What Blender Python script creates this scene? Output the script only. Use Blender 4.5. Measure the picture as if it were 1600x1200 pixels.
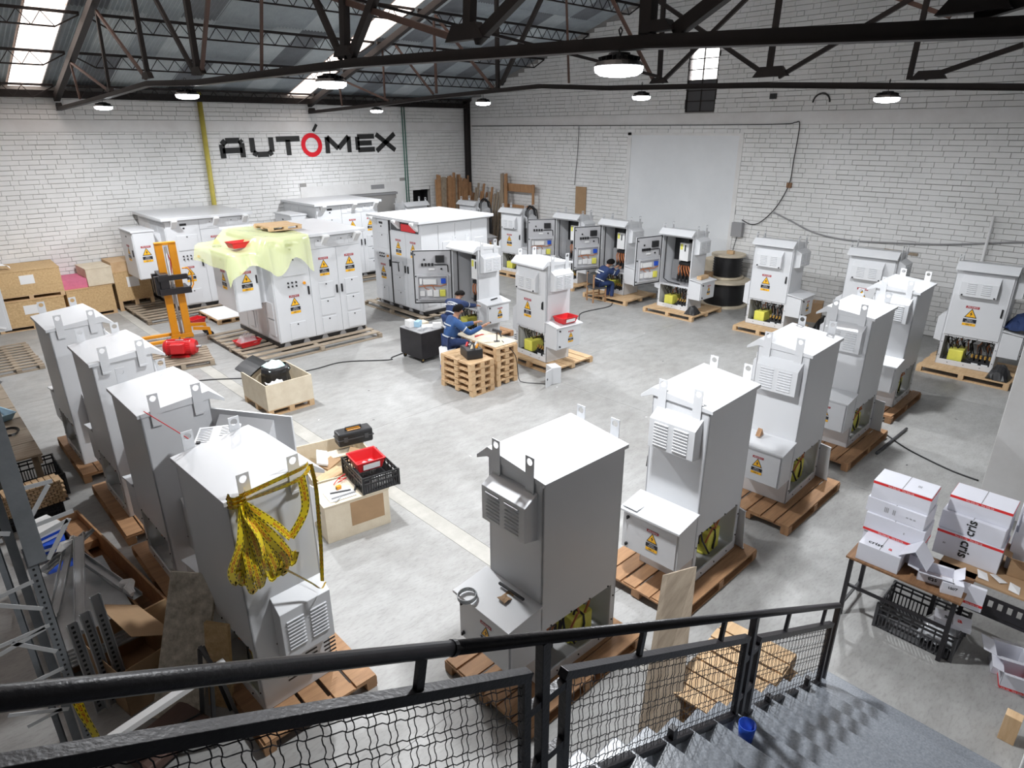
import bpy, math, random
from mathutils import Vector, Matrix
R_=random.Random(7)
for o in list(bpy.data.objects): bpy.data.objects.remove(o)
S=bpy.context.scene; C=S.collection
PI=math.pi; rad=math.radians
# ---------------- camera
cam=bpy.data.cameras.new('camera'); co=bpy.data.objects.new('camera',cam); C.objects.link(co); S.camera=co
yaw,pit,rol=rad(46.4154),rad(-21.4512),rad(0.0987)
f_=Vector((math.cos(yaw)*math.cos(pit),math.sin(yaw)*math.cos(pit),math.sin(pit)))
r_=Vector((math.sin(yaw),-math.cos(yaw),0)); d_=f_.cross(r_)
r2=math.cos(rol)*r_+math.sin(rol)*d_; d2=-math.sin(rol)*r_+math.cos(rol)*d_
co.matrix_world=Matrix(((r2.x,-d2.x,-f_.x,0),(r2.y,-d2.y,-f_.y,0),(r2.z,-d2.z,-f_.z,5.0),(0,0,0,1)))
cam.sensor_width=36; cam.lens=36*1011.88/1600; cam.clip_start=.05; cam.clip_end=200
# ---------------- sky, exposure
w=bpy.data.worlds.new('sky'); S.world=w; w.use_nodes=True
bg=w.node_tree.nodes['Background']; bg.inputs[0].default_value=(1,.97,.95,1); bg.inputs[1].default_value=5.0
S.view_settings.view_transform='Standard'; S.view_settings.look='None'
S.view_settings.exposure=0.0; S.view_settings.gamma=1; S.view_settings.use_curve_mapping=False
LAMP_W=262
try:
    S.cycles.max_bounces=6; S.cycles.diffuse_bounces=4
except Exception: pass
# ---------------- helpers
class MB:
    def __init__(s): s.v=[];s.f=[];s.m=[]
    def add(s,vs,fs,m=0,T=None):
        b=len(s.v)
        for p in vs:
            p=Vector(p); s.v.append(tuple(T@p) if T is not None else tuple(p))
        for f in fs: s.f.append(tuple(i+b for i in f)); s.m.append(m)
        return s
    def box(s,x0,y0,z0,x1,y1,z1,m=0,T=None,skip=()):
        vs=[(x0,y0,z0),(x1,y0,z0),(x1,y1,z0),(x0,y1,z0),(x0,y0,z1),(x1,y0,z1),(x1,y1,z1),(x0,y1,z1)]
        fs=[(0,3,2,1),(4,5,6,7),(0,1,5,4),(1,2,6,5),(2,3,7,6),(3,0,4,7)]
        return s.add(vs,[f for i,f in enumerate(fs) if i not in skip],m,T)
    def cb(s,c,d,m=0,T=None): # center, dims
        return s.box(c[0]-d[0]/2,c[1]-d[1]/2,c[2]-d[2]/2,c[0]+d[0]/2,c[1]+d[1]/2,c[2]+d[2]/2,m,T)
    def bar(s,a,b,w,h=None,m=0,up=(0,0,1)):
        a=Vector(a);b=Vector(b);d=b-a;L=d.length
        if L<1e-6: return s
        d/=L;u=Vector(up)
        if abs(d.dot(u))>.98:u=Vector((1,0,0))
        x=d.cross(u).normalized();z=x.cross(d).normalized();h=h or w
        T=Matrix(((x.x,d.x,z.x,a.x),(x.y,d.y,z.y,a.y),(x.z,d.z,z.z,a.z),(0,0,0,1)))
        return s.box(-w/2,0,-h/2,w/2,L,h/2,m,T)
    def cyl(s,a,b,r,r1=None,n=12,m=0,cap=True):
        a=Vector(a);b=Vector(b);d=(b-a).normalized();r1=r if r1 is None else r1
        u=Vector((0,0,1)) if abs(d.z)<.9 else Vector((1,0,0))
        x=d.cross(u).normalized();y=d.cross(x)
        vs=[a+(x*math.cos(t)+y*math.sin(t))*r for t in [2*PI*i/n for i in range(n)]]+[b+(x*math.cos(t)+y*math.sin(t))*r1 for t in [2*PI*i/n for i in range(n)]]
        fs=[(i,(i+1)%n,n+(i+1)%n,n+i) for i in range(n)]
        if cap: fs+=[tuple(range(n-1,-1,-1)),tuple(range(n,2*n))]
        return s.add(vs,fs,m)
    def tube(s,pts,r,n=6,m=0,closed=False):
        P=[Vector(p) for p in pts];k=len(P);vs=[];fs=[]
        px=None
        for i,p in enumerate(P):
            d=(P[(i+1)%k]-P[i-1]) if closed else (P[min(i+1,k-1)]-P[max(i-1,0)])
            if d.length<1e-9:d=Vector((0,0,1))
            d.normalize()
            if px is None:
                u=Vector((0,0,1)) if abs(d.z)<.9 else Vector((1,0,0)); px=d.cross(u).normalized()
            else:
                px=(px-d*px.dot(d)).normalized()
            y=d.cross(px);rr=r[i] if isinstance(r,(list,tuple)) else r
            vs+=[p+(px*math.cos(2*PI*j/n)+y*math.sin(2*PI*j/n))*rr for j in range(n)]
        for i in range(k if closed else k-1):
            a=i*n;b=((i+1)%k)*n
            fs+=[(a+j,a+(j+1)%n,b+(j+1)%n,b+j) for j in range(n)]
        if not closed: fs+=[tuple(range(n-1,-1,-1)),tuple(range((k-1)*n,k*n))]
        return s.add(vs,fs,m)
    def lathe(s,prof,c=(0,0,0),n=16,m=0,T=None):
        vs=[];fs=[];k=len(prof)
        for r,z in prof: vs+=[(c[0]+r*math.cos(2*PI*j/n),c[1]+r*math.sin(2*PI*j/n),c[2]+z) for j in range(n)]
        for i in range(k-1): fs+=[(i*n+j,i*n+(j+1)%n,(i+1)*n+(j+1)%n,(i+1)*n+j) for j in range(n)]
        return s.add(vs,fs,m,T)
    def prism(s,poly,a,b,ax='x',m=0,T=None):
        n=len(poly)
        def P(p,t): return {'x':(t,p[0],p[1]),'y':(p[0],t,p[1]),'z':(p[0],p[1],t)}[ax]
        vs=[P(p,a) for p in poly]+[P(p,b) for p in poly]
        fs=[(i,(i+1)%n,n+(i+1)%n,n+i) for i in range(n)]+[tuple(range(n-1,-1,-1)),tuple(range(n,2*n))]
        return s.add(vs,fs,m,T)
    def sheet(s,rows,m=0,th=0): # grid of points
        nr=len(rows);nc=len(rows[0]);vs=[p for r in rows for p in r]
        return s.add(vs,[(i*nc+j,i*nc+j+1,(i+1)*nc+j+1,(i+1)*nc+j) for i in range(nr-1) for j in range(nc-1)],m)
    def build(s,name,mats,parent=None,bev=0,smooth=False,sol=0,loc=None,rotz=0,sub=0):
        me=bpy.data.meshes.new(name); me.from_pydata(s.v,[],s.f)
        mats=mats if isinstance(mats,(list,tuple)) else [mats]
        for q in mats: me.materials.append(q)
        for p,mi in zip(me.polygons,s.m): p.material_index=mi; p.use_smooth=smooth
        me.update(); o=bpy.data.objects.new(name,me); C.objects.link(o)
        import bmesh as _b
        bm=_b.new();bm.from_mesh(me);_b.ops.recalc_face_normals(bm,faces=bm.faces);bm.to_mesh(me);bm.free()
        if parent: o.parent=parent
        if loc: o.location=loc
        if rotz: o.rotation_euler.z=rotz
        if sol: q=o.modifiers.new('t','SOLIDIFY');q.thickness=sol
        if bev: q=o.modifiers.new('b','BEVEL');q.width=bev;q.segments=2;q.limit_method='ANGLE'
        if sub: q=o.modifiers.new('s','SUBSURF');q.levels=sub;q.render_levels=sub
        return o
def tag(o,label,cat,group=None,kind=None):
    o['label']=label;o['category']=cat
    if group:o['group']=group
    if kind:o['kind']=kind
    return o
def thing(name,label,cat,loc=(0,0,0),rz=0,group=None):
    o=bpy.data.objects.new(name,None);C.objects.link(o);o.location=loc;o.rotation_euler=(0,0,rz);o.empty_display_size=.1
    return tag(o,label,cat,group)
def struct(o): o['kind']='structure';return o
def semp(name): o=bpy.data.objects.new(name,None);C.objects.link(o);o['kind']='structure';return o
KIDS={}
def dup(o,loc=None,rz=None,label=None,parent=None,group=None):
    c=o.copy();C.objects.link(c)
    if parent:c.parent=parent
    if loc is not None:c.location=loc
    if rz is not None:c.rotation_euler=(0,0,rz)
    if label:c['label']=label
    if group:c['group']=group
    for ch in list(o.children): dup(ch,parent=c)
    return c
# ---------------- materials
def mat(name,col,rough=.5,metal=0,var=0,vs=3.,bump=0,bs=40.,col2=None,spec=.5,em=None,ems=0,coord='Object',stretch=None,trans=0,alpha=1):
    m=bpy.data.materials.new(name);m.use_nodes=True;nt=m.node_tree;N=nt.nodes;b=N['Principled BSDF']
    b.inputs['Base Color'].default_value=(*col,1);b.inputs['Roughness'].default_value=rough;b.inputs['Metallic'].default_value=metal
    b.inputs['Specular IOR Level'].default_value=spec
    if em: b.inputs['Emission Color'].default_value=(*em,1);b.inputs['Emission Strength'].default_value=ems
    if trans: b.inputs['Transmission Weight'].default_value=trans
    if alpha<1: b.inputs['Alpha'].default_value=alpha
    if var or bump or col2:
        tc=N.new('ShaderNodeTexCoord');mp=N.new('ShaderNodeMapping');nt.links.new(tc.outputs[coord],mp.inputs[0])
        if stretch: mp.inputs['Scale'].default_value=stretch
    if var or col2:
        n=N.new('ShaderNodeTexNoise');n.inputs['Scale'].default_value=vs;n.inputs['Detail'].default_value=5;n.inputs['Roughness'].default_value=.65
        nt.links.new(mp.outputs[0],n.inputs[0])
        r=N.new('ShaderNodeValToRGB');r.color_ramp.elements[0].position=.3;r.color_ramp.elements[1].position=.7
        c2=col2 or tuple(max(0,c*(1-var)) for c in col)
        r.color_ramp.elements[0].color=(*c2,1);r.color_ramp.elements[1].color=(*col,1)
        nt.links.new(n.outputs[0],r.inputs[0]);nt.links.new(r.outputs[0],b.inputs['Base Color'])
    if bump:
        n2=N.new('ShaderNodeTexNoise');n2.inputs['Scale'].default_value=bs;n2.inputs['Detail'].default_value=4
        nt.links.new(mp.outputs[0],n2.inputs[0]);bp=N.new('ShaderNodeBump');bp.inputs['Strength'].default_value=bump;bp.inputs['Distance'].default_value=.01
        nt.links.new(n2.outputs[0],bp.inputs['Height']);nt.links.new(bp.outputs[0],b.inputs['Normal'])
    return m
M={}
M['cab']=mat('cabinet_paint',(.66,.67,.69),.38,0,.03,2,.05,300)
M['cabin']=mat('cabinet_inside',(.5,.5,.52),.45)
M['seal']=mat('black_rubber',(.012,.012,.014),.6)
M['blk']=mat('black_plastic',(.015,.015,.017),.42)
M['gry']=mat('grey_plastic',(.3,.3,.31),.5)
M['dk']=mat('dark_grey',(.06,.06,.065),.5)
M['wht']=mat('white_plastic',(.8,.8,.8),.45)
M['red']=mat('red_plastic',(.62,.02,.025),.4)
M['stk_red']=mat('red_sticker',(.36,.01,.02),.5)
M['stk_yel']=mat('amber_sticker',(.9,.47,.02),.5)
M['stk_blk']=mat('black_sticker',(.012,.012,.02),.5)
M['yel']=mat('yellow_insulation',(.82,.78,.13),.45,0,.15,8)
M['brass']=mat('brass',(.65,.42,.12),.35,.7)
M['cop']=mat('orange_copper_cable',(.5,.17,.06),.5)
M['blu']=mat('blue_plastic',(.02,.09,.55),.4)
M['brn']=mat('brick_joint',(.33,.32,.31),.9)
M['brick']=mat('white_painted_brick',(.84,.84,.84),.75,0,0,.55,.35,30,col2=(.72,.72,.71))
M['plas']=mat('white_wall_render',(.8,.8,.8),.8,0,0,1.2,.12,20,col2=(.69,.68,.67))
M['pan']=mat('smooth_white_wall_panel',(.78,.8,.82),.7,0,0,.7,.04,20,col2=(.71,.73,.75))
M['conc']=mat('floor_joint_concrete',(.24,.235,.23),.9)
def wood(n,a,b,s=(1,9,1)): return mat(n,a,.65,0,0,2.6,.25,25,col2=b,stretch=s)
M['pine']=wood('pale_pine_wood',(.66,.47,.28),(.5,.32,.17))
M['pine2']=wood('reddish_shaded_pine',(.46,.26,.13),(.3,.16,.08))  # reddish wood, darkened to carry the shade on the cabinet pallets
M['oldw']=wood('weathered_wood',(.4,.33,.25),(.24,.19,.14))
M['brw']=wood('brown_wood',(.3,.16,.075),(.16,.08,.04))
M['ply']=mat('plywood',(.74,.66,.52),.7,0,0,5,.1,30,col2=(.63,.54,.41))
M['osb']=mat('strand_board',(.66,.47,.25),.75,0,0,22,.3,50,col2=(.47,.3,.14))
M['card']=mat('brown_cardboard',(.42,.27,.15),.8,0,.15,4)
M['stl']=mat('black_painted_steel',(.028,.026,.03),.36,.2,.3,6,.2,60)
M['rust']=mat('dark_truss_steel',(.02,.014,.013),.6,.2,0,3,.1,40,col2=(.011,.008,.008))
M['rust2']=mat('brown_primer_steel',(.13,.075,.06),.6,.1,.3,3)
M['galv']=mat('galvanized_steel',(.52,.54,.56),.42,.25,.2,5)
M['strap']=mat('light_grey_strap',(.6,.61,.62),.5,.1,.1,5)
M['galv2']=mat('grey_painted_angle_steel',(.27,.29,.31),.5,.3,.25,6)
M['tin']=mat('corrugated_fibre_cement',(.38,.43,.46),.65,0,0,.9,.1,30,col2=(.24,.27,.3))
M['tin2']=mat('corrugated_sheet_dark',(.2,.22,.24),.65,0,0,.9,.1,30,col2=(.12,.13,.15))
M['tin3']=mat('corrugated_sheet_light',(.52,.57,.59),.65,0,0,.9,.1,30,col2=(.36,.4,.43))
M['org']=mat('orange_stacker_paint',(.85,.33,.01),.35,0,.08,5)
M['ypipe']=mat('yellow_pipe_paint',(.62,.52,.1),.5,0,.2,4)
M['grn']=mat('green_conduit',(.05,.16,.12),.5)
M['navy']=mat('navy_workwear',(.018,.04,.13),.85,0,.3,8,.3,30)
M['navy2']=mat('blue_workwear',(.035,.1,.28),.85,0,.3,8,.3,30)
M['refl']=mat('grey_reflective_band',(.55,.58,.62),.4)
M['skin']=mat('skin',(.42,.22,.14),.5,0,.1,10)
M['hair']=mat('black_hair',(.006,.005,.005),.85,spec=.15)
M['shoe']=mat('black_shoe_leather',(.02,.02,.02),.45)
M['box']=mat('white_carton',(.72,.73,.8),.6,0,.05,3)
M['boxin']=mat('carton_inside',(.5,.45,.47),.7)
M['tape']=mat('yellow_tape',(.78,.6,.02),.35)
M['bred']=mat('carton_red_print',(.7,.03,.03),.6)
M['foil']=mat('clear_plastic_film',(.7,.72,.75),.15,0,.2,20,.5,30)
M['green']=mat('dark_green',(.03,.09,.05),.6)
M['pink']=mat('pink_foam',(.72,.2,.32),.8,0,.15,12)
M['bluel']=mat('light_blue_plastic',(.35,.55,.7),.4)
M['logo']=mat('black_logo_paint',(.02,.02,.02),.7)
M['logor']=mat('red_logo_paint',(.75,.005,.02),.7)
M['lens']=mat('lamp_lens',(1,1,1),.4,em=(.93,.97,1),ems=40)
M['gwal']=mat('low_bounce_wall',(.1,.1,.1),.8)  # near-black tone set to cut light bouncing off the unseen walls
# concrete floor
def floor_mat():
    m=bpy.data.materials.new('polished_concrete');m.use_nodes=True;nt=m.node_tree;N=nt.nodes;b=N['Principled BSDF'];Lk=nt.links.new
    tc=N.new('ShaderNodeTexCoord')
    def noise(sc,det,st=None):
        mp=N.new('ShaderNodeMapping');Lk(tc.outputs['Object'],mp.inputs[0])
        if st: mp.inputs['Scale'].default_value=st; mp.inputs['Rotation'].default_value=(0,0,.6)
        n=N.new('ShaderNodeTexNoise');n.inputs['Scale'].default_value=sc;n.inputs['Detail'].default_value=det;n.inputs['Roughness'].default_value=.6;Lk(mp.outputs[0],n.inputs[0]);return n
    def ramp(n,a,pa,c,pc):
        r=N.new('ShaderNodeValToRGB');r.color_ramp.elements[0].position=pa;r.color_ramp.elements[1].position=pc;r.color_ramp.elements[0].color=(*a,1);r.color_ramp.elements[1].color=(*c,1);Lk(n.outputs[0],r.inputs[0]);return r
    def mul(a,c,f=1):
        x=N.new('ShaderNodeMixRGB');x.blend_type='MULTIPLY';x.inputs[0].default_value=f;Lk(a.outputs[0],x.inputs[1]);Lk(c.outputs[0],x.inputs[2]);return x
    r1=ramp(noise(.45,4),(.31,.305,.295),.32,(.41,.41,.405),.68)
    r2=ramp(noise(3.2,8,(1,2.2,1)),(.84,.835,.83),.33,(1,1,1),.6)
    r3=ramp(noise(14,8,(1,3,1)),(.8,.8,.79),.3,(1,1,1),.5)
    c=mul(mul(r1,r2),r3);Lk(c.outputs[0],b.inputs['Base Color'])
    rr=ramp(noise(2,5),(.32,.32,.32),.3,(.62,.62,.62),.7);Lk(rr.outputs[0],b.inputs['Roughness'])
    bp=N.new('ShaderNodeBump');bp.inputs['Strength'].default_value=.1;bp.inputs['Distance'].default_value=.01;Lk(noise(30,5).outputs[0],bp.inputs['Height']);Lk(bp.outputs[0],b.inputs['Normal'])
    return m
M['floor']=floor_mat()
M['fstrip']=mat('pale_mortar_strip',(.47,.455,.42),.7,0,0,3,.1,40,col2=(.36,.35,.32))
def sky_mat():
    m=bpy.data.materials.new('translucent_skylight_sheet');m.use_nodes=True;nt=m.node_tree;N=nt.nodes;o=N['Material Output']
    t=N.new('ShaderNodeBsdfTranslucent');t.inputs[0].default_value=(.9,.8,.74,1)
    t2=N.new('ShaderNodeBsdfTransparent');t2.inputs[0].default_value=(.8,.72,.68,1);mx=N.new('ShaderNodeMixShader');mx.inputs[0].default_value=.35
    nt.links.new(t.outputs[0],mx.inputs[1]);nt.links.new(t2.outputs[0],mx.inputs[2]);nt.links.new(mx.outputs[0],o.inputs[0]);return m
M['sky']=sky_mat()
def film(name,col,a):
    m=bpy.data.materials.new(name);m.use_nodes=True;nt=m.node_tree;N=nt.nodes;o=N['Material Output'];b=N['Principled BSDF']
    b.inputs['Base Color'].default_value=(*col,1);b.inputs['Roughness'].default_value=.25
    t=N.new('ShaderNodeBsdfTransparent');mx=N.new('ShaderNodeMixShader');mx.inputs[0].default_value=a
    nt.links.new(t.outputs[0],mx.inputs[1]);nt.links.new(b.outputs[0],mx.inputs[2]);nt.links.new(mx.outputs[0],o.inputs[0]);return m
M['yfilm']=film('pale_yellow_plastic_sheet',(.8,.86,.42),.55)
M['cfilm']=film('clear_bag_film',(.8,.82,.84),.35)
M['glass']=film('window_glass',(.8,.75,.85),.15)
# text
_tc={}
def textmesh(txt,size,al='CENTER',sx=1,bold=0,space=1,shear=0):
    k=(txt,size,al,sx,bold,space,shear)
    if k in _tc: return _tc[k]
    cu=bpy.data.curves.new('txt','FONT');cu.body=txt;cu.size=size;cu.align_x=al;cu.align_y='CENTER';cu.resolution_u=2;cu.offset=bold;cu.space_character=space;cu.shear=shear
    o=bpy.data.objects.new('txt',cu);C.objects.link(o);bpy.context.view_layer.update()
    me=o.to_mesh();vs=[(v.co.x*sx,v.co.y,0) for v in me.vertices];fs=[tuple(p.vertices) for p in me.polygons]
    o.to_mesh_clear();bpy.data.objects.remove(o);_tc[k]=(vs,fs);return vs,fs
def TM(o,x,y): # matrix with origin o, x dir, y dir
    x=Vector(x).normalized();y=Vector(y).normalized();z=x.cross(y);o=Vector(o)
    return Matrix(((x.x,y.x,z.x,o.x),(x.y,y.y,z.y,o.y),(x.z,y.z,z.z,o.z),(0,0,0,1)))
def text(mb,txt,size,T,m,**k):
    vs,fs=textmesh(txt,size,**k);mb.add(vs,fs,m,T)
# ================= SETTING
XR,YL=18.9,22.6
# floor slabs with recessed joints
fl=MB().box(-6.2,-2.6,-.3,19.1,23,-.02).build('floor',M['conc']);struct(fl)
xs=[-6.2,-.9,5.02,5.28,11.4,15.3,19.1]; ys=[-2.6,1.9,7.6,8.1,13.9,19.6,23]
xs=[-6.2,-.9,4.35,4.6,9.6,14.6,19.1]; ys=[-2.6,3.6,9.35,15.1,20.0,23]
for i in range(len(xs)-1):
    for j in range(len(ys)-1):
        g=.0022
        MB().box(xs[i]+g,ys[j]+g,-.02,xs[i+1]-g,ys[j+1]-g,0).build('slab',M['fstrip' if i==2 else 'floor'],fl)
def bricks(axis,pos,sgn,u0,u1,z0,z1,holes,parent,indiv=None,topf=None):
    """painted courses: axis 'x' -> wall in plane x=pos (u along y)"""
    mb=MB();lst=[];z=z0;row=0;ch=.128
    while z<z1-.02:
        u=u0-R_.random()*.3
        while u<u1:
            L=R_.choice((.2,.3,.42,.42,.46));a,b=max(u,u0),min(u+L,u1);u+=L
            gz=R_.choice((.002,.005,.009,.015)); gu=R_.choice((.0005,.001,.004,.008))
            if b-a<.05: continue
            zz0,zz1=z+gz/2,min(z+ch-gz/2,z1)
            if any(a<h[1] and b>h[0] and zz0<h[3] and zz1>h[2] for h in holes):
                ok=False
                for h in holes:
                    if a<h[1] and b>h[0] and zz0<h[3] and zz1>h[2]:
                        if a<h[0]-.04: b=h[0]-.005;ok=True
                        elif b>h[1]+.04: a=h[1]+.005;ok=True
                        else: ok=False
                        if zz0>=h[3]-.03 or zz1<=h[2]+.03: ok=True
                if not ok: continue
            if topf and zz1>topf((a+b)/2): continue
            d=.018+R_.random()*.006
            p=pos-sgn*d if sgn else pos
            t=(a+gu/2,b-gu/2,zz0,zz1,p)
            lst.append(t)
        z+=ch
    def emit(mb,t):
        a,b,c,d,p=t
        lo,hi=min(p,pos),max(p,pos)
        e=.004
        if axis=='x':
            mb.add([(pos,a,c),(pos,b,c),(pos,b,d),(pos,a,d),(p,a+e,c+e),(p,b-e,c+e),(p,b-e,d-e),(p,a+e,d-e)],[(4,5,6,7),(0,1,5,4),(1,2,6,5),(2,3,7,6),(3,0,4,7)])
        else:
            mb.add([(a,pos,c),(b,pos,c),(b,pos,d),(a,pos,d),(a+e,p,c+e),(b-e,p,c+e),(b-e,p,d-e),(a+e,p,d-e)],[(4,5,6,7),(0,1,5,4),(1,2,6,5),(2,3,7,6),(3,0,4,7)])
    single=[]
    if indiv:
        lst.sort(key=indiv);single=lst[:300];rest=lst[300:]
    else: rest=lst
    for t in single:
        q=MB();emit(q,t);q.build('brick',M['brick'],parent)
    for t in rest: emit(mb,t)
    o=mb.build('brick_courses',M['brick'],parent);o['kind']='stuff'
RS,EZ,RY=.3,6.12,10.6
def roofz(y): return EZ+RS*(22.6-y) if y>RY else EZ+RS*(22.6-RY)-RS*(RY-y)
# right gable wall (x = XR), window hole y 11.05..12.05, z 5.48..7.25
wr=semp('wall_right')
WY0,WY1,WZ0,WZ1=11.05,12.05,5.5,7.25
def gable(mb,y0,y1,z0,z1=None):
    ys=[y0+(y1-y0)*i/8 for i in range(9)]
    for a,b in zip(ys,ys[1:]):
        za,zb=(z1,z1) if z1 else (roofz(a)+.06,roofz(b)+.06)
        mb.add([(XR,a,z0),(XR,b,z0),(XR,b,zb),(XR,a,za),(XR+.2,a,z0),(XR+.2,b,z0),(XR+.2,b,zb),(XR+.2,a,za)],[(0,3,2,1),(4,5,6,7),(0,1,5,4),(2,3,7,6),(1,2,6,5),(3,0,4,7)])
mb=MB();gable(mb,-2.6,WY0,0);gable(mb,WY1,22.8,0);mb.box(XR,WY0,0,XR+.2,WY1,WZ0);gable(mb,WY0,WY1,WZ1)
mb.build('brick_backing',M['brn'],wr)
PH=(10.0,14.15,0,4.88)
bricks('x',XR,1,-1.3,22.58,0.02,5.12,[PH],wr,indiv=lambda t:(Vector((XR,(t[0]+t[1])/2,(t[2]+t[3])/2-5)).length if t[0]>3.2 else 99))
bricks('x',XR,1,-1.3,22.58,5.46,9.7,[(WY0,WY1,WZ0,WZ1)],wr,topf=lambda y:roofz(y)-.05)
mb=MB();mb.box(XR-.025,-1.3,5.125,XR,22.58,5.455);mb.build('concrete_beam',M['plas'],wr,bev=.004)
mb=MB();mb.box(XR-.03,10.12,0,XR,14.0,4.82);mb.build('blind_panel',M['pan'],wr)
mb=MB();mb.box(XR-.05,14.0,0,XR,14.15,4.9);mb.box(XR-.05,9.98,4.82,XR,14.15,4.9);mb.box(XR-.04,9.98,0,XR,10.12,4.82);mb.build('panel_frame',M['plas'],wr)
# window_1
wn=semp('window_1')
mb=MB()
for y in (WY0,WY1): mb.box(XR-.02,y-.025,WZ0,XR+.06,y+.025,WZ1)
for i in range(7): z=WZ0+(WZ1-WZ0)*i/6;mb.box(XR,WY0,z-.012,XR+.04,WY1,z+.012)
mb.box(XR,11.54,WZ0,XR+.04,11.57,WZ1);mb.build('window_frame',M['rust'],wn)
for i in range(6):
    for a,b in((WY0+.02,11.54),(11.57,WY1-.02)):
        z=WZ0+(WZ1-WZ0)*i/6
        if i>2: MB().box(XR+.02,a,z+.012,XR+.026,b,z+(WZ1-WZ0)/6-.012).build('pane',M['glass'],wn)
        else: MB().box(XR+.02,a,z+.012,XR+.026,b,z+(WZ1-WZ0)/6-.012).build('blind_pane',M['dk'],wn)
# left wall (y = YL)
wl=semp('wall_left')
mb=MB();mb.box(-6.2,YL,0,15.96,YL+.2,6.1);mb.box(16.84,YL,0,19.1,YL+.2,6.1);mb.box(15.96,YL,2.72,16.84,YL+.2,6.1);mb.build('brick_backing',M['brn'],wl)
DH=(11.1,15.62,0,3.1)
bricks('y',YL,1,-6.1,XR-.02,0.02,4.95,[DH,(15.96,16.84,0,2.72)],wl)
bricks('y',YL,1,-6.1,XR-.02,5.28,6.0,[],wl)
MB().box(-6.1,YL-.024,4.955,XR,YL,5.275).build('concrete_beam',M['plas'],wl,bev=.004)
mb=MB();mb.box(11.1,YL-.03,2.72,15.62,YL,3.1);mb.box(11.1,YL-.03,0,11.5,YL,2.72);mb.box(15.15,YL-.03,0,15.62,YL,2.72);mb.build('lintel_render',M['plas'],wl)
MB().box(14.0,YL-.035,2.86,14.6,YL-.03,3.02).build('stencilled_patch',M['gry'],wl)
mb=MB();mb.box(15.9,YL+.7,-.1,16.9,YL+.75,2.8);mb.box(15.9,YL+.2,-.1,15.95,YL+.75,2.8);mb.box(16.85,YL+.2,-.1,16.9,YL+.75,2.8);mb.box(15.9,YL+.2,2.75,16.9,YL+.75,2.8);mb.build('doorway_dark_box',M['seal'],wl)  # black box added behind the doorway to block daylight and keep it dark
dr=struct(MB().box(11.5,YL+.02,0,15.15,YL+.06,2.66).build('door_1',M['pan']))
mb=MB();mb.box(11.45,YL-.04,2.62,15.2,YL,2.7);mb.build('track',M['gry'],dr)
# painted sign on left wall
sg=thing('wall_sign','large black company name with a red letter O painted on the left brick wall','sign',(11.84,YL-.03,4.5))
def glyph(polys,x0,sx,m,name='letter'):
    q=MB()
    for p in polys: q.prism([(x0+a*sx,b) for a,b in p],-.004,0,'y')
    return q.build(name,m,sg)
def stroke(pts,w): # polyline to quads
    out=[]
    for (ax,az),(bx,bz) in zip(pts,pts[1:]):
        d=Vector((bx-ax,bz-az)).normalized();n=Vector((-d.y,d.x))*w/2
        out.append([(ax+n.x,az+n.y),(bx+n.x,bz+n.y),(bx-n.x,bz-n.y),(ax-n.x,az-n.y)])
    return out
# each glyph: full strokes, letter height about .6 m (x mirrored nowhere: +x runs right in view)
h=.30;w_=.175
sl=.018
def G(strokes,x0,nm='letter',m=None,wd=w_):
    polys=[]
    for st in strokes: polys+=stroke([(a,b+ (x0+a)*sl) for a,b in st],wd)
    return glyph(polys,x0,1,m or M['logo'])
G([[(.07,-h),(.07,.12),(.2,h-.07),(.66,h-.07),(.72,.15),(.72,-h)],[(.07,-.07),(.72,-.07)]],-3.33)
G([[(.07,h),(.07,-.16),(.2,-h+.07),(.6,-h+.07),(.73,-.16),(.73,h)]],-2.33)
G([[(0,h-.07),(.86,h-.07)],[(.42,h-.1),(.42,-h)]],-1.42)
G([[(.07,-h),(.07,h-.05),(.5,-.15),(.95,h-.05),(.95,-h)]],.42)
G([[(.8,h-.07),(.07,h-.07),(.07,-h+.07),(.8,-h+.07)],[(.07,0),(.68,0)]],1.66)
G([[(0,-h),(.84,h)],[(0,h),(.84,-h)]],2.54)
q=MB();n=32
vs=[];
for r in (.40,.245):
    for i in range(n): vs.append((-.12+r*math.cos(2*PI*i/n),-.004,r*math.sin(2*PI*i/n)))
q.add(vs,[(i,(i+1)%n,n+(i+1)%n,n+i) for i in range(n)]);q.build('letter',M['logor'],sg)
glyph(stroke([(-.02,.45),(.14,.68)],.1),0,1,M['logo'],'accent')
# near walls, right side, and the walls behind the camera
struct(MB().box(10.2,-2.4,0,10.75,1.2,6.2).build('wall_front',M['plas'],bev=.01))
struct(MB().box(5.6,-.35,0,7.15,-.12,3.2).build('wall_stair',M['plas'],bev=.01))
struct(MB().box(-6.2,-2.6,0,19.1,-2.4,6.6).build('wall_near',M['gwal']))
struct(MB().box(-6.2,-2.6,0,-6.0,22.8,9.7).build('wall_back',M['gwal']))
mb=MB();mb.cyl((7.95,YL-.11,0),(8.08,YL-.11,6.1),.075,n=12);yp=mb.build('yellow_pipe',M['ypipe'],smooth=True)
tag(yp,'thick yellow vertical pipe fixed to the left brick wall','pipe')
t=thing('conduit','pair of thin green vertical conduits on the left wall near the corner','conduit',(15.65,YL-.07,0))
for dx in (-.05,.06): MB().cyl((dx,0,2.0),(dx,0,5.9),.022,n=8).build('pipe',M['grn'],t,smooth=True)
cp=struct(MB().box(XR-.2,YL-.28,0,XR-.03,YL-.05,6.1).build('trim_1',M['rust'],bev=.01))
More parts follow.
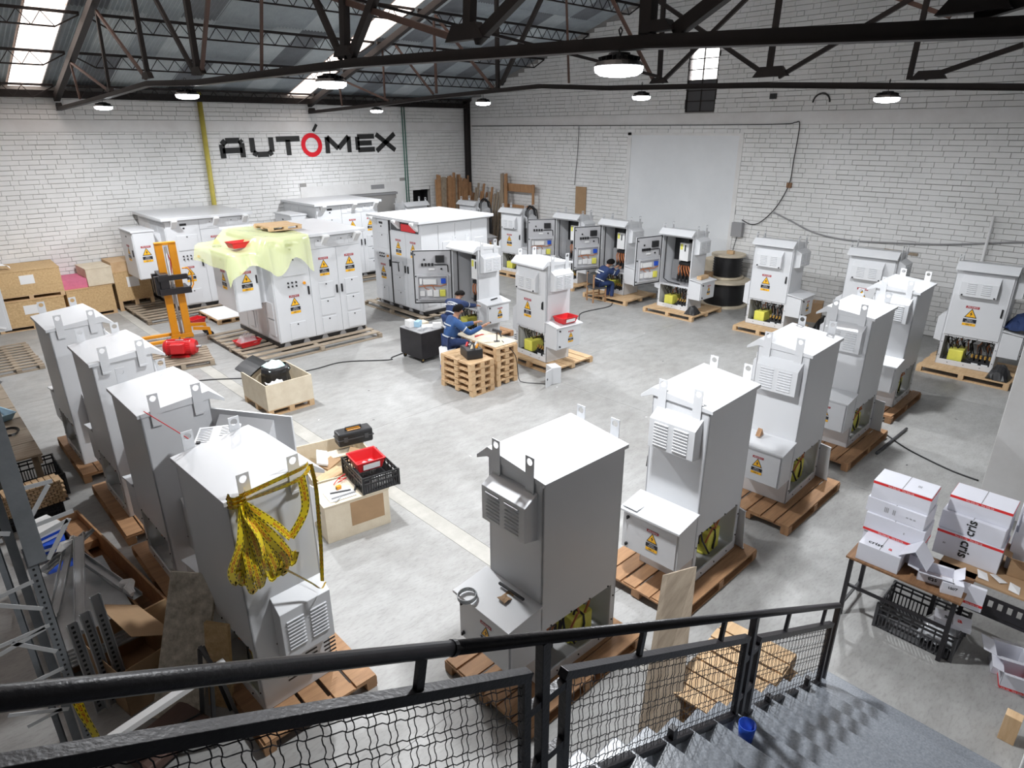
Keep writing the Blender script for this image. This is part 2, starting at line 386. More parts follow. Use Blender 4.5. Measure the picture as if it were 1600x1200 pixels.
# ---------------- roof
ce=semp('ceiling')
def sheetmesh(L,wd=.84,nw=9,amp=.022):
    mb=MB();n=nw*4;rows=[]
    for yy in (0,L): rows.append([(wd*i/n,yy,amp*math.sin(2*PI*i/4)) for i in range(n+1)])
    mb.sheet(rows);return mb
proto={}
ang=math.atan(RS)
sl_len=(22.95-RY)/math.cos(ang)
def lay(side,Ls,x0,x1):
    x=x0;c=0
    while x<x1-.1:
        dist=0
        skyc=any(abs(x-s)<.37 for s in (-3.9,3.5,10.98))
        for r,L in enumerate(Ls):
            rr=R_.random()
            mk='sky' if (skyc and not (r in (0,) and side<0)) else ('tin' if rr<.6 else 'tin2' if rr<.8 else 'tin3')
            k=(mk,L,side)
            if k not in proto:
                proto[k]=sheetmesh(L).build('roof_sheet' if mk!='sky' else 'skylight_sheet',M[mk],ce);o=proto[k]
            else: o=proto[k].copy();C.objects.link(o)
            d=dist-.12; o.name='roof_sheet' if mk!='sky' else 'skylight_sheet'
            zoff=.012*(r%2)+.01*(c%2)
            if side>0:
                y=22.95-d*math.cos(ang);z=EZ-.1+d*math.sin(ang)+zoff+.02
                o.rotation_euler=(PI-ang,0,0);o.location=(x,y,z)
                # sheet local +y must run toward ridge (-y world): rotate about x by pi-ang
            else:
                y=-1.75+d*math.cos(ang);z=EZ-.1+d*math.sin(ang)+zoff+.02
                o.rotation_euler=(ang,0,0);o.location=(x,y,z)
            dist+=L-.1
        x+=.78;c+=1
lay(1,[2.7]*5,-6.1,18.6)
lay(-1,[4.4]*3,-6.1,18.6)
# trusses
def truss(X,webs,gus,bott):
    t=bpy.data.objects.new('truss',None);C.objects.link(t);t.parent=ce;t.location=(X,0,0)
    for (a,b) in zip(bott,bott[1:]): 
        mb=MB();mb.bar((0,a[0],a[1]),(0,b[0],b[1]),.08,.085,up=(0,0,1));mb.bar((0,a[0],a[1]-.045),(0,b[0],b[1]-.045),.13,.01);mb.build('bottom_chord',M['rust'],t)
    T=[(22.5,roofz(22.5)-.34),(RY,roofz(RY)-.34),(-1.4,roofz(-1.4)-.34)]
    for a,b in zip(T,T[1:]):
        mb=MB();mb.bar((0,a[0],a[1]),(0,b[0],b[1]),.14,.16);mb.build('top_chord',M['rust'],t)
    for (y0,z0,y1,z1,w) in webs:
        br=(w<.065);mb=MB();mb.bar((R_.choice((-.03,.03)),y0,z0),(0,y1,z1),w*1.0,w*.8,up=(1,0,0));mb.build('brace',M['rust2'] if br else M['rust'],t)
    for (y,z,s) in gus:
        MB().prism([(y-s,z),(y+s,z),(y+s*.6,z+s*.5),(y-s*.6,z+s*.5)],-.045,.045,'x').build('gusset',M['rust'],t)
W1=[(19.9,6.53,19.9,5.71,.05),(19.9,6.53,17.13,5.77,.05),(17.02,7.3,17.13,5.77,.07),(17.02,7.3,14.52,5.91,.06),(14.29,8.1,14.37,5.91,.09),(14.29,8.15,11.97,5.85,.07),(11.9,8.9,11.84,5.82,.1),(9.28,8.9,11.69,5.84,.06),(9.65,9.0,7.35,5.77,.07),(6.9,8.24,7.26,5.75,.1),(5.02,7.69,7.15,5.74,.09),(8.6,8.7,9.49,5.74,.04),(14.07,8.2,5.27,5.79,.06),(4.95,7.68,5.08,5.76,.1),(2.53,6.97,4.97,5.75,.09),(3.11,7.14,3.11,5.63,.1),(2.9,5.63,1.0,6.6,.09),(1.1,6.5,1.1,5.55,.1),(1.1,5.55,-1,6.0,.08)]
W2=[(20.3,6.4,20.3,5.72,.05),(20.3,6.5,17.6,5.8,.05),(17.8,7.2,17.8,5.8,.05),(17.04,7.2,15.43,5.9,.05),(15.24,7.67,15.29,5.91,.06),(15.18,7.75,12.97,5.92,.06),(12.89,8.6,12.83,5.88,.09),(10.21,9.2,12.71,6.02,.09),(10.81,9.2,10.51,5.95,.04),(10.75,9.2,8.26,5.88,.06),(8.23,8.6,8.14,5.9,.08),(11.37,9.1,5.94,5.87,.07),(5.48,7.83,8.08,5.86,.07),(5.88,7.94,5.9,5.88,.09),(3.11,7.14,5.71,5.83,.07),(3.61,7.28,3.66,5.69,.07),(8.51,8.7,3.28,6.48,.06),(2.33,6.05,3.45,5.7,.07)]
truss(4.3,W1,[(5.11,5.76,.27),(3.02,5.64,.14),(7.26,5.78,.2),(14.4,5.9,.22),(11.8,5.83,.22),(1.1,5.55,.17),(17.1,5.78,.15),(22.35,5.6,.2)],[(22.55,5.55),(17.8,5.69),(14.4,5.82),(11.9,5.72),(7.0,5.70),(3.2,5.59),(.9,5.47),(-1.5,5.4)])
truss(11.75,W2,[(5.86,5.84,.32),(3.4,5.68,.24),(8.15,5.84,.2),(12.9,5.85,.2),(15.3,5.8,.15),(22.35,5.6,.2)],[(22.55,5.57),(17.86,5.72),(15.3,5.83),(11.4,5.93),(9.4,5.81),(6.0,5.72),(3.8,5.61),(2.2,5.53),(-1.5,5.4)])
truss(-3.15,W1,[],[(22.55,5.55),(11.9,5.74),(-1.5,5.4)])
# lattice purlins
for (xa,xb) in ((-6,-3.2),(-3.1,4.25),(4.35,11.7),(11.8,18.85)):
    for y in (22.25,20.15,18.1,16.05,14.0,12.0,RY+.15,8.9,6.9,4.9,2.9,.9,-1):
        t=bpy.data.objects.new('purlin',None);C.objects.link(t);t.parent=ce;zt=roofz(y)-.1
        t.location=(0,y,zt)
        MB().box(xa,-.03,-.03,xb,.03,.03).build('top_chord',M['rust'],t)
        MB().box(xa+.5,-.02,-.32,xb-.5,.02,-.285).build('bottom_chord',M['rust'],t)
        mb=MB();n=max(2,int((xb-xa-1)/.42));mb.bar((xa,0,-.03),(xa+.5,0,-.3),.03);mb.bar((xb,0,-.03),(xb-.5,0,-.3),.03)
        for i in range(n):
            a=xa+.5+(xb-xa-1)*i/n;b=xa+.5+(xb-xa-1)*(i+1)/n
            mb.bar((a,0,-.3),((a+b)/2,0,-.02),.016);mb.bar(((a+b)/2,0,-.02),(b,0,-.3),.016)
        mb.build('web',M['rust'],t)
# sag rods between purlins / tie rods
mb=MB()
mb.bar((4.3,14.4,8.1),(11.7,8.1,5.95),.05);o=mb.build('tie_rod',M['rust'],ce)
mb=MB();mb.box(-6,22.35,5.82,18.85,22.55,6.0);mb.build('eave_beam',M['rust'],ce)
# ---------------- high bay lamps
def lamp():
    t=thing('high_bay_lamp','x','lamp',group='round high bay lamps hanging from the trusses')
    mb=MB();mb.lathe([(.0,.09),(.08,.09),(.09,.045),(.16,.032),(.19,.0),(.183,-.005)],n=24);mb.build('housing',M['blk'],t,smooth=False)
    mb=MB()
    for i in range(18):
        a=2*PI*i/18;mb.bar((.09*math.cos(a),.09*math.sin(a),.06),(.155*math.cos(a),.155*math.sin(a),.045),.006,.03)
    mb.build('cooling_fins',M['blk'],t)
    mb=MB();mb.lathe([(.183,0),(.176,-.04),(.14,-.062),(.07,-.072),(.001,-.074)],n=24);mb.build('lens',M['lens'],t,smooth=True)
    mb=MB();mb.tube([(0,0,.09),(0,0,.2),(.02,0,.24),(0,0,.26),(-.02,0,.24),(0,0,.2)],.006);mb.build('hook',M['stl'],t)
    return t
places=['leftmost','second from the left, near the yellow pipe','third from the left, below the bright skylight','large nearest one, right of the middle','small far one above the wall sign','small far one next to the corner post','small one below the chord in front of the wall window','rightmost, in front of the plain right wall']
LP=[(4.3,17.92,5.5),(4.3,12.49,5.56),(4.3,7.64,5.53),(4.3,3.35,5.44),(11.75,18.29,5.55),(11.75,13.38,5.64),(11.75,8.54,5.62),(11.75,3.92,5.45)]
la=lamp()
for i,(p,nm) in enumerate(zip(LP,places)):
    o=la if i==0 else dup(la)
    o.location=p;o['label']='glowing round high bay lamp, '+nm
    ld=bpy.data.lights.new('lamp_light','AREA');ld.shape='DISK';ld.size=.3;ld.energy=LAMP_W;ld.color=(.95,.975,1)
    lo=bpy.data.objects.new('lamp_light',ld);C.objects.link(lo);lo.location=(p[0],p[1],p[2]-.09)
# ================= stickers
def sticker(mb,c,xd,yd,s=1.0,vol='480 V'):
    """c = centre of the stack on the surface, xd = reading direction, yd = up; slots 0 red 1 yellow 2 black 3 white"""
    c=Vector(c);xd=Vector(xd);yd=Vector(yd);n=xd.cross(yd)
    def T(dy,e): return TM(c+yd*dy*s+n*e,xd,yd)
    mb.box(-.12*s,-.025*s,0,.12*s,.025*s,.002,0,T(.205,.0))
    text(mb,'¡PELIGRO!',.045*s,T(.205,.003),3)
    def tri(r,m,e,dy=.06):
        mb.add([(-r*.9,-r*.62,0),(r*.9,-r*.62,0),(0,r*.95,0)],[(0,1,2)],m,T(dy,e))
    tri(.125*s,2,.001);tri(.1*s,1,.002)
    z=s*.9
    mb.add([(.012*z,.07*z,0),(-.03*z,.0*z,0),(-.002*z,.004*z,0),(-.018*z,-.06*z,0),(.03*z,.02*z,0),(.004*z,.016*z,0)],[(0,1,2,5),(2,3,4,5)],2,T(.055,.003))
    mb.box(-.12*s,-.04*s,0,.12*s,.04*s,.002,2,T(-.085,0))
    text(mb,'RIESGO',.03*s,T(-.069,.003),3);text(mb,'ELECTRICO',.028*s,T(-.103,.003),3)
    mb.box(-.12*s,-.027*s,0,.12*s,.027*s,.002,1,T(-.165,0))
    text(mb,vol,.05*s,T(-.165,.003),2)
STK=[M['stk_red'],M['stk_yel'],M['stk_blk'],M['wht']]
def lug(mb,T,w=.1,h=.30,r=.032,th=.007):
    """hanging lug, plate in local xy with a hole near the top, extruded along z"""
    hy_=h-.05;n=16
    ring=[(r*math.cos(2*PI*i/n),hy_+r*math.sin(2*PI*i/n)) for i in range(n)]
    def sq(i):
        a=2*PI*i/n;c,s=math.cos(a),math.sin(a);k=1/max(abs(c)/(w/2),abs(s)/.05);return (c*k,hy_+s*k)
    out=[sq(i) for i in range(n)]
    for z0 in (0,):
        vs=[(p[0],p[1],z) for z in (0,th) for p in ring+out]
        f=[]
        for i in range(n):
            j=(i+1)%n
            f+=[(i,j,n+j,n+i),(2*n+i,3*n+i,3*n+j,2*n+j),(i,2*n+i,2*n+j,j),(n+i,n+j,3*n+j,3*n+i)]
        mb.add(vs,f,0,T)
    mb.box(-w/2,0,0,w/2,h-.1,th,0,T)
def louv(mb,c,xd,yd,cols=2,rows=8,wd=.17,gap=.24,pitch=.036,m=0):
    c=Vector(c);xd=Vector(xd);yd=Vector(yd);n=xd.cross(yd)
    for i in range(cols):
        for j in range(rows):
            o=c+xd*((i-(cols-1)/2)*gap)+yd*((j-(rows-1)/2)*pitch)
            T=TM(o,xd,yd)
            mb.prism([(-.012,0),(.006,.014),(.010,.0)],-wd/2,wd/2,'x',m,T@Matrix(((1,0,0,0),(0,1,0,0),(0,0,1,0),(0,0,0,1))))
hx,hy=.527,.345
def hood(x0,x1,z0,z1,d,ztop):
    """wall hood on plane y=0, out toward +y"""
    mb=MB()
    mb.prism([(0,z0),(d,z0+.03),(d,z1),(0,ztop)],x0,x1,'x')
    return mb
def door_parts(t,th=None):
    pass
def cabinet(kind,opened=None,cover=True,sides=True,vol='480 V'):
    """kind 'closed' or 'open' (door angle in opened)"""
    t=thing('pump_control_cabinet','x','cabinet')
    cab,ins=M['cab'],M['cabin'];th=.02
    mb=MB()
    for s in(-1,1): mb.box(s*hx-(th if s>0 else 0),-hy,0,s*hx+(0 if s>0 else th),hy,2.17)
    mb.box(-hx,-hy,.645,hx,-hy+th,2.16)                 # back upper
    mb.box(-hx,-hy,0,hx,-hy+th,.115);mb.box(-hx,hy-th,0,hx,hy,.115)
    for s in(-1,1):
        for y in(-1,1):
            a,b=(s*hx-.07,s*hx) if s>0 else (s*hx,s*hx+.07); c,d=(hy-th,hy) if y>0 else (-hy,-hy+th)
            mb.box(a,c,.115,b,d,.66)
    mb.box(-hx,hy-th,.645,hx,hy,.70)
    mb.box(-hx,hy-th,2.04,hx,hy,2.17)
    for s in(-1,1):
        a,b=(s*hx-.05,s*hx) if s>0 else (s*hx,s*hx+.05); mb.box(a,hy-th,.7,b,hy,2.04)
    mb.build('shell',cab,t,bev=.004)
    MB().box(-hx+th,-hy+th,.66,hx-th,hy-th,.68).build('shelf',ins,t);MB().box(-hx+th,-hy+th,.02,hx-th,hy-th,.04).build('floor_plate',ins,t)
    mb=MB();mb.prism([(-.377,2.187),(.345,2.262),(.494,2.133),(.494,2.1),(.35,2.165),(-.377,2.147)],-.5415,.5415,'x');mb.build('roof',cab,t,bev=.003)
    for s in(-1,1):
        for y in(-.2,.22):
            mb=MB();T=TM((s*(.5415+.001),y,2.04),(0,s,0),(0,0,1));lug(mb,T,h=.34);mb.box(-.05,-.01,-.002,.05,.015,.012,0,T);mb.build('lifting_lug',cab,t)
    # bolts on the frame
    mb=MB()
    for y in(-1,1):
        for x,z in [(-.4,.66),(-.13,.66),(.13,.66),(.4,.66),(-.49,.2),(-.49,.5),(.49,.2),(.49,.5),(-.3,.06),(0,.06),(.3,.06)]:
            mb.cyl((x,y*hy,z),(x,y*(hy+.008),z),.009,n=6)
    mb.build('bolts',M['blk'],t)
    # right side (-x) hood
    v=hood(-.28,.27,1.60,1.97,.15,2.06); 
    T=Matrix.Translation((-hx,0,0))@Matrix.Rotation(PI/2,4,'Z')
    mb=MB();mb.add(v.v,v.f,0,T);o=mb.build('vent_hood',cab,t,bev=.004)
    mb=MB();louv(mb,(-hx-.15,0,1.8),(0,-1,0),(0,0,1));mb.build('louvers',cab,o)
    # junction box
    mb=MB();mb.box(-hx-.36,-hy,.385,-hx,hy+.03,.90);j=mb.build('junction_box',cab,t,bev=.004)
    mb=MB();mb.prism([(-hx,.96),(-hx-.41,.90),(-hx-.41,.875),(-hx-.39,.88),(-hx-.38,.885),(-hx,.93)],-hy-.02,hy+.06,'y');mb.build('canopy',cab,j,bev=.002)
    mb=MB();mb.box(-hx-.378,-hy+.02,.40,-hx-.364,hy,.868);mb.build('junction_box_door',cab,j,bev=.003)
    mb=MB()
    for z in(.46,.81): mb.cyl((-hx-.378,hy-.05,z),(-hx-.40,hy-.05,z),.018,n=8);mb.box(-hx-.41,hy-.056,z-.02,-hx-.4,hy-.044,z+.02)
    mb.build('knobs',M['blk'],j)
    mb=MB();sticker(mb,(-hx-.38,-.03,.63),(0,-1,0),(0,0,1),.62);mb.build('warning_stickers',STK,j)
    # left side (+x) low hood and slots
    v=hood(-.24,.24,.5,1.03,.14,1.14);T=Matrix.Translation((hx,.095,0))@Matrix.Rotation(-PI/2,4,'Z')
    mb=MB();mb.add(v.v,v.f,0,T);o=mb.build('vent_hood',cab,t,bev=.004)
    mb=MB();louv(mb,(hx+.14,.095,.78),(0,1,0),(0,0,1),2,9,.16,.22,.036);mb.build('louvers',cab,o)
    mb=MB()
    for i in range(3):
        for k in range(6): mb.box(hx-.002,-.1+i*.19,.18+k*.045,hx+.002,.02+i*.19,.198+k*.045)
    mb.build('slots',M['seal'],t)
    # inner equipment
    q=thing_part('power_equipment',t)
    mb=MB();rr=[(.28*.5*math.cos(a),0) for a in (0,)]
    mb.box(.06,-.22,.05,.34,.26,.34);mb.box(.04,-.18,.04,.36,.22,.07);yl=mb.build('transformer',M['yel'],q,bev=.035)
    mb=MB();mb.box(-.02,-.02,.04,.44,.30,.10);mb.box(-.45,-.1,.04,-.1,.1,.24);mb.box(-.44,.12,.04,-.04,.24,.16)
    for i in range(4): mb.box(-.44+i*.1,.10,.16,-.37+i*.1,.22,.24)
    mb.build('contactors',M['blk'],q,bev=.006)
    mb=MB()
    for i in range(5): mb.cyl((-.42+i*.08,.2,.24),(-.42+i*.08,.2,.30),.022,n=8);mb.box(-.44+i*.08,.17,.23,-.41+i*.08,.25,.25)
    mb.build('brass_terminals',M['brass'],q)
    rn=random.Random(3)
    for mk,nn,nm in(('blk',16,'black_cables'),('cop',7,'orange_cables'),('dk',8,'grey_cables')):
        mb=MB()
        for i in range(nn):
            x=rn.uniform(-.42,.4);y=rn.uniform(-.2,.15);a=(x,y,rn.uniform(.15,.35));b=(x+rn.uniform(-.12,.12),y+rn.uniform(-.1,.1),.5);c=(x+rn.uniform(-.2,.2),y,.655)
            mb.tube([a,((a[0]+b[0])/2+.04,(a[1]+b[1])/2,.44),b,c],rn.uniform(.008,.014),5)
        mb.build(nm,M[mk],q)
    mb=MB();mb.tube([(.2,.1,.352),(.2,-.1,.355),(.2,-.22,.345),(.2,-.235,.25),(.17,-.235,.1)],.013,5);mb.tube([(.05,-.25,.1),(-.05,-.2,.3),(.0,-.1,.5)],.012,5);mb.build('cable_over_transformer',M['blk'],q)
    mb=MB()
    for i in range(4): mb.box(-.1+i*.12,.26,.045,-.02+i*.12,.262,.075)
    mb.box(-.42,.242,.06,-.3,.244,.12);mb.box(-.24,.242,.06,-.12,.244,.12);mb.build('white_labels',M['wht'],q)
    # door
    dt=bpy.data.objects.new('door',None);C.objects.link(dt);dt.parent=t;dt.location=(.5,hy,0)
    if opened: dt.rotation_euler.z=-rad(opened)
    mb=MB();mb.box(-.99,0,.69,-.01,.025,2.055);mb.build('door_leaf',cab,dt,bev=.004)
    v=hood(-.78,-.12,1.545,1.87,.12,2.0);o=MB().add([(x,y+.025,z) for x,y,z in v.v],v.f).build('door_vent_hood',cab,dt,bev=.004)
    mb=MB();louv(mb,(-.45,.146,1.74),(-1,0,0),(0,0,1),2,6,.16,.26,.04);mb.build('door_louvers',cab,dt)
    mb=MB()
    for x in(-.74,-.17): mb.cyl((x,.14,1.60),(x,.165,1.60),.017,n=8)
    mb.box(-.94,.025,1.2,-.91,.04,1.38);mb.bar((-.925,.05,1.36),(-.925,.06,1.22),.028,.016);mb.build('door_handle',M['blk'],dt)
    mb=MB();sticker(mb,(-.41,.027,1.13),(-1,0,0),(0,0,1),1.0,vol);mb.build('warning_stickers',STK,dt)
    if opened:
        mb=MB()
        for a in((-.985,-.012,.7,-.02,0,.725),(-.985,-.012,2.03,-.02,0,2.05),(-.985,-.012,.7,-.96,0,2.05),(-.045,-.012,.7,-.02,0,2.05)): mb.box(*a)
        mb.build('door_seal',M['seal'],dt)
        mb=MB();mb.box(-.95,-.006,1.45,-.055,-.002,2.02);mb.box(-.9,-.09,.8,-.12,-.01,.83);mb.box(-.9,-.09,1.4,-.12,-.01,1.43);mb.box(-.9,-.09,.83,-.87,-.01,1.4);mb.box(-.15,-.09,.83,-.12,-.01,1.4);mb.box(-.87,-.03,.83,-.15,-.02,1.4);mb.box(-.87,-.05,1.12,-.15,-.02,1.145);mb.build('mounting_frame',M['cabin'],dt)
        mb=MB();mb.box(-.42,-.07,1.75,-.2,-.01,1.92);
        for i in range(4): mb.box(-.78+i*.085,-.05,1.66,-.73+i*.085,-.006,1.73)
        mb.box(-.72,-.03,1.8,-.68,-.006,1.84);mb.box(-.3,-.03,1.56,-.26,-.006,1.6);mb.tube([(-.45,-.03,1.69),(-.2,-.03,1.69),(-.12,-.03,1.68),(-.11,-.03,1.5)],.012,5)
        for x,z in((-.93,.8),(-.93,1.95),(-.93,1.4)): mb.cyl((x,-.03,z),(x,0,z),.018,n=6)
        mb.build('operator_devices',M['blk'],dt)
        mb=MB();mb.box(-.75,-.08,1.2,-.42,-.03,1.33);mb.box(-.84,-.07,.9,-.72,-.03,1.03);mb.box(-.66,-.09,.9,-.52,-.03,1.06);mb.box(-.5,-.08,.88,-.36,-.03,1.05);mb.box(-.6,-.03,1.55,-.45,-.006,1.6);mb.box(-.84,-.07,1.2,-.78,-.03,1.35);mb.build('breakers',M['wht'],dt,bev=.003)
        mb=MB();mb.box(-.3,-.08,1.22,-.18,-.03,1.34);mb.build('blue_terminals',M['blu'],dt)
        mb=MB();mb.box(-.34,-.09,.88,-.19,-.03,1.06);mb.build('yellow_relay',M['yel'],dt,bev=.02)
        mb=MB();mb.tube([(-.88,-.05,1.14),(-.6,-.07,1.17),(-.3,-.06,1.15),(-.16,-.06,1.2)],.012,5);mb.tube([(-.75,-.06,1.2),(-.7,-.07,1.1),(-.6,-.06,1.06)],.01,5);mb.tube([(-.55,-.06,1.2),(-.5,-.08,1.12),(-.45,-.06,1.05)],.01,5);mb.build('orange_wires',M['cop'],dt)
        # interior of the upper compartment
        q=thing_part('upper_equipment',t)
        mb=MB();mb.box(-.19,-.2,1.35,.1,.05,1.85);mb.build('drive_unit',M['wht'],q,bev=.006)
        mb=MB();mb.box(.0,.051,1.66,.08,.053,1.82);mb.build('yellow_label',M['yel'],q)
        mb=MB();mb.box(-.1,.051,1.62,-.06,.056,1.8);mb.box(-.15,-.2,1.88,.12,.0,2.03);mb.box(-.48,-.3,.75,.48,-.28,2.1);mb.box(-.22,-.1,1.22,.12,.0,1.3)
        for i in range(5): mb.cyl((-.3+i*.12,-.1,.72),(-.3+i*.12,-.12,.92),.035,n=8)
        mb.tube([(.46,.2,2.0),(.46,.2,.8),(.3,.2,.72),(-.1,.2,.70)],.014,5);mb.build('dark_equipment',M['blk'],q)
        mb=MB()
        for i in range(5): mb.tube([(-.32+i*.12,-.1,.9),(-.3+i*.1,.0,1.0),(-.22+i*.09,-.02,1.12),(-.15+i*.06,-.05,1.24)],.02,6)
        mb.build('copper_cables',M['cop'],q)
        mb=MB();mb.box(.2,-.28,.75,.46,-.2,1.3);mb.box(-.45,-.28,.8,-.3,-.15,1.3);mb.build('grey_ducts',M['gry'],q)
    else:
        mb=MB();mb.box(-.48,.3,.75,.48,.31,2.0);mb.build('inner_panel',ins,t)
    return t
def thing_part(n,p):
    o=bpy.data.objects.new(n,None);C.objects.link(o);o.parent=p;return o
def place(o,cx,cy,rz,label,first=False,group='grey pump control cabinets standing on pallets'):
    c=o if first else dup(o)
    c.location=(cx,cy,.145);c.rotation_euler=(0,0,rz);c['label']=label;c['group']=group
    return c
closed=cabinet('closed')
Wb,Db=1.053,.689
def QP(x,y): return x+Wb/2,y+Db/2
def LPp(x,y): return x+Db/2,y+Wb/2
def RP(x,y): return x-Db/2,y+Wb/2
first=True
cabs={}
for nm,(x,y),a,lb in [('Q1',(3.36,3.14),-1.2,'grey cabinet in the centre foreground, with a coil of wire on its side junction box'),
  ('Q2',(5.62,2.99),1.5,'grey cabinet second from the front in the right row, leaning cover panel behind it'),
  ('Q3',(8.09,3.03),1.8,'grey cabinet third from the front in the right row'),
  ('Q4',(10.48,3.1),1.0,'grey cabinet fourth from the front in the right row'),
  ('Q5',(12.81,3.16),1.7,'grey cabinet farthest back of the right row seen from behind')]:
    cabs[nm]=place(closed,*QP(x,y),rad(a),lb,first);first=False
for nm,(x,y),a,lb in [('L4',(1.36,4.67),2.5,'grey cabinet hung with yellow caution tape, front left'),
  ('L3',(1.38,6.9),.8,'grey cabinet second in the left row, just behind the one hung with tape'),
  ('L2',(1.41,8.97),.7,'grey cabinet third in the left row, nearest the red motor'),
  ('L1',(1.33,11.08),.7,'grey cabinet farthest back in the left row, in front of the wooden crates')]:
    cabs[nm]=place(closed,*LPp(x,y),-PI/2+rad(a),lb)
for nm,(x,y),a,lb in [('R6',(16.97,2.34),3.5,'closed grey cabinet at the far right picture edge'),
  ('R5',(16.92,6.86),.6,'closed grey cabinet in front of the wooden cable drum'),
  ('R5b',(17.1,4.59),2.5,'closed grey cabinet by the brick wall, half hidden behind the right row'),
  ('R1',(16.97,16.6),2.8,'closed grey cabinet with black hoses over its roof, right of the leaning timber'),
  ('R0',(17.55,19.7),-.3,'far grey cabinet with black hoses, in front of the leaning timber'),
  ('C1',(10.69,9.33),-5,'closed grey cabinet mid-floor with a red tray on its junction box')]:
    cabs[nm]=place(closed,*RP(x,y),PI/2+rad(a),lb)
op=cabinet('open',100)
ops=[('R4',(16.72,9.56),-.9,101,'open grey cabinet nearest the cable drum with a wood block on its junction box'),
 ('R3',(17.02,12.03),-2.3,108,'open grey cabinet where the man on the chair works'),
 ('R2',(17.21,14.15),1.3,125,'leftmost of the three open grey cabinets along the brick wall'),
 ('C2',(10.85,11.84),-2.1,126,'open grey cabinet mid-floor where the standing man reaches in')]
for i,(nm,(x,y),a,dg,lb) in enumerate(ops):
    c=place(op,*RP(x,y),PI/2+rad(a),lb,i==0)
    for ch in c.children:
        if ch.name.startswith('door'): ch.rotation_euler.z=-rad(dg)
    cabs[nm]=c
far=place(closed,15.2,21.7,PI,'small far grey cabinet by the dark doorway in the left wall')
# black hoses over two cabinets (parts of them)
def w2(c,p): return c.matrix_world@Vector(p)
for nm in('R1','R0'):
    c=cabs[nm];mb=MB()
    for dx in(-.56,-.62,-.70): mb.tube([(dx,.25,1.1),(dx,.28,1.8),(dx+.03,.22,2.2),(dx+.03,.0,2.36),(dx,-.2,2.2),(dx-.05,-.25,1.7),(dx-.02,-.28,1.0)],.022,6)
    mb.build('black_hose',M['blk'],c,smooth=True)
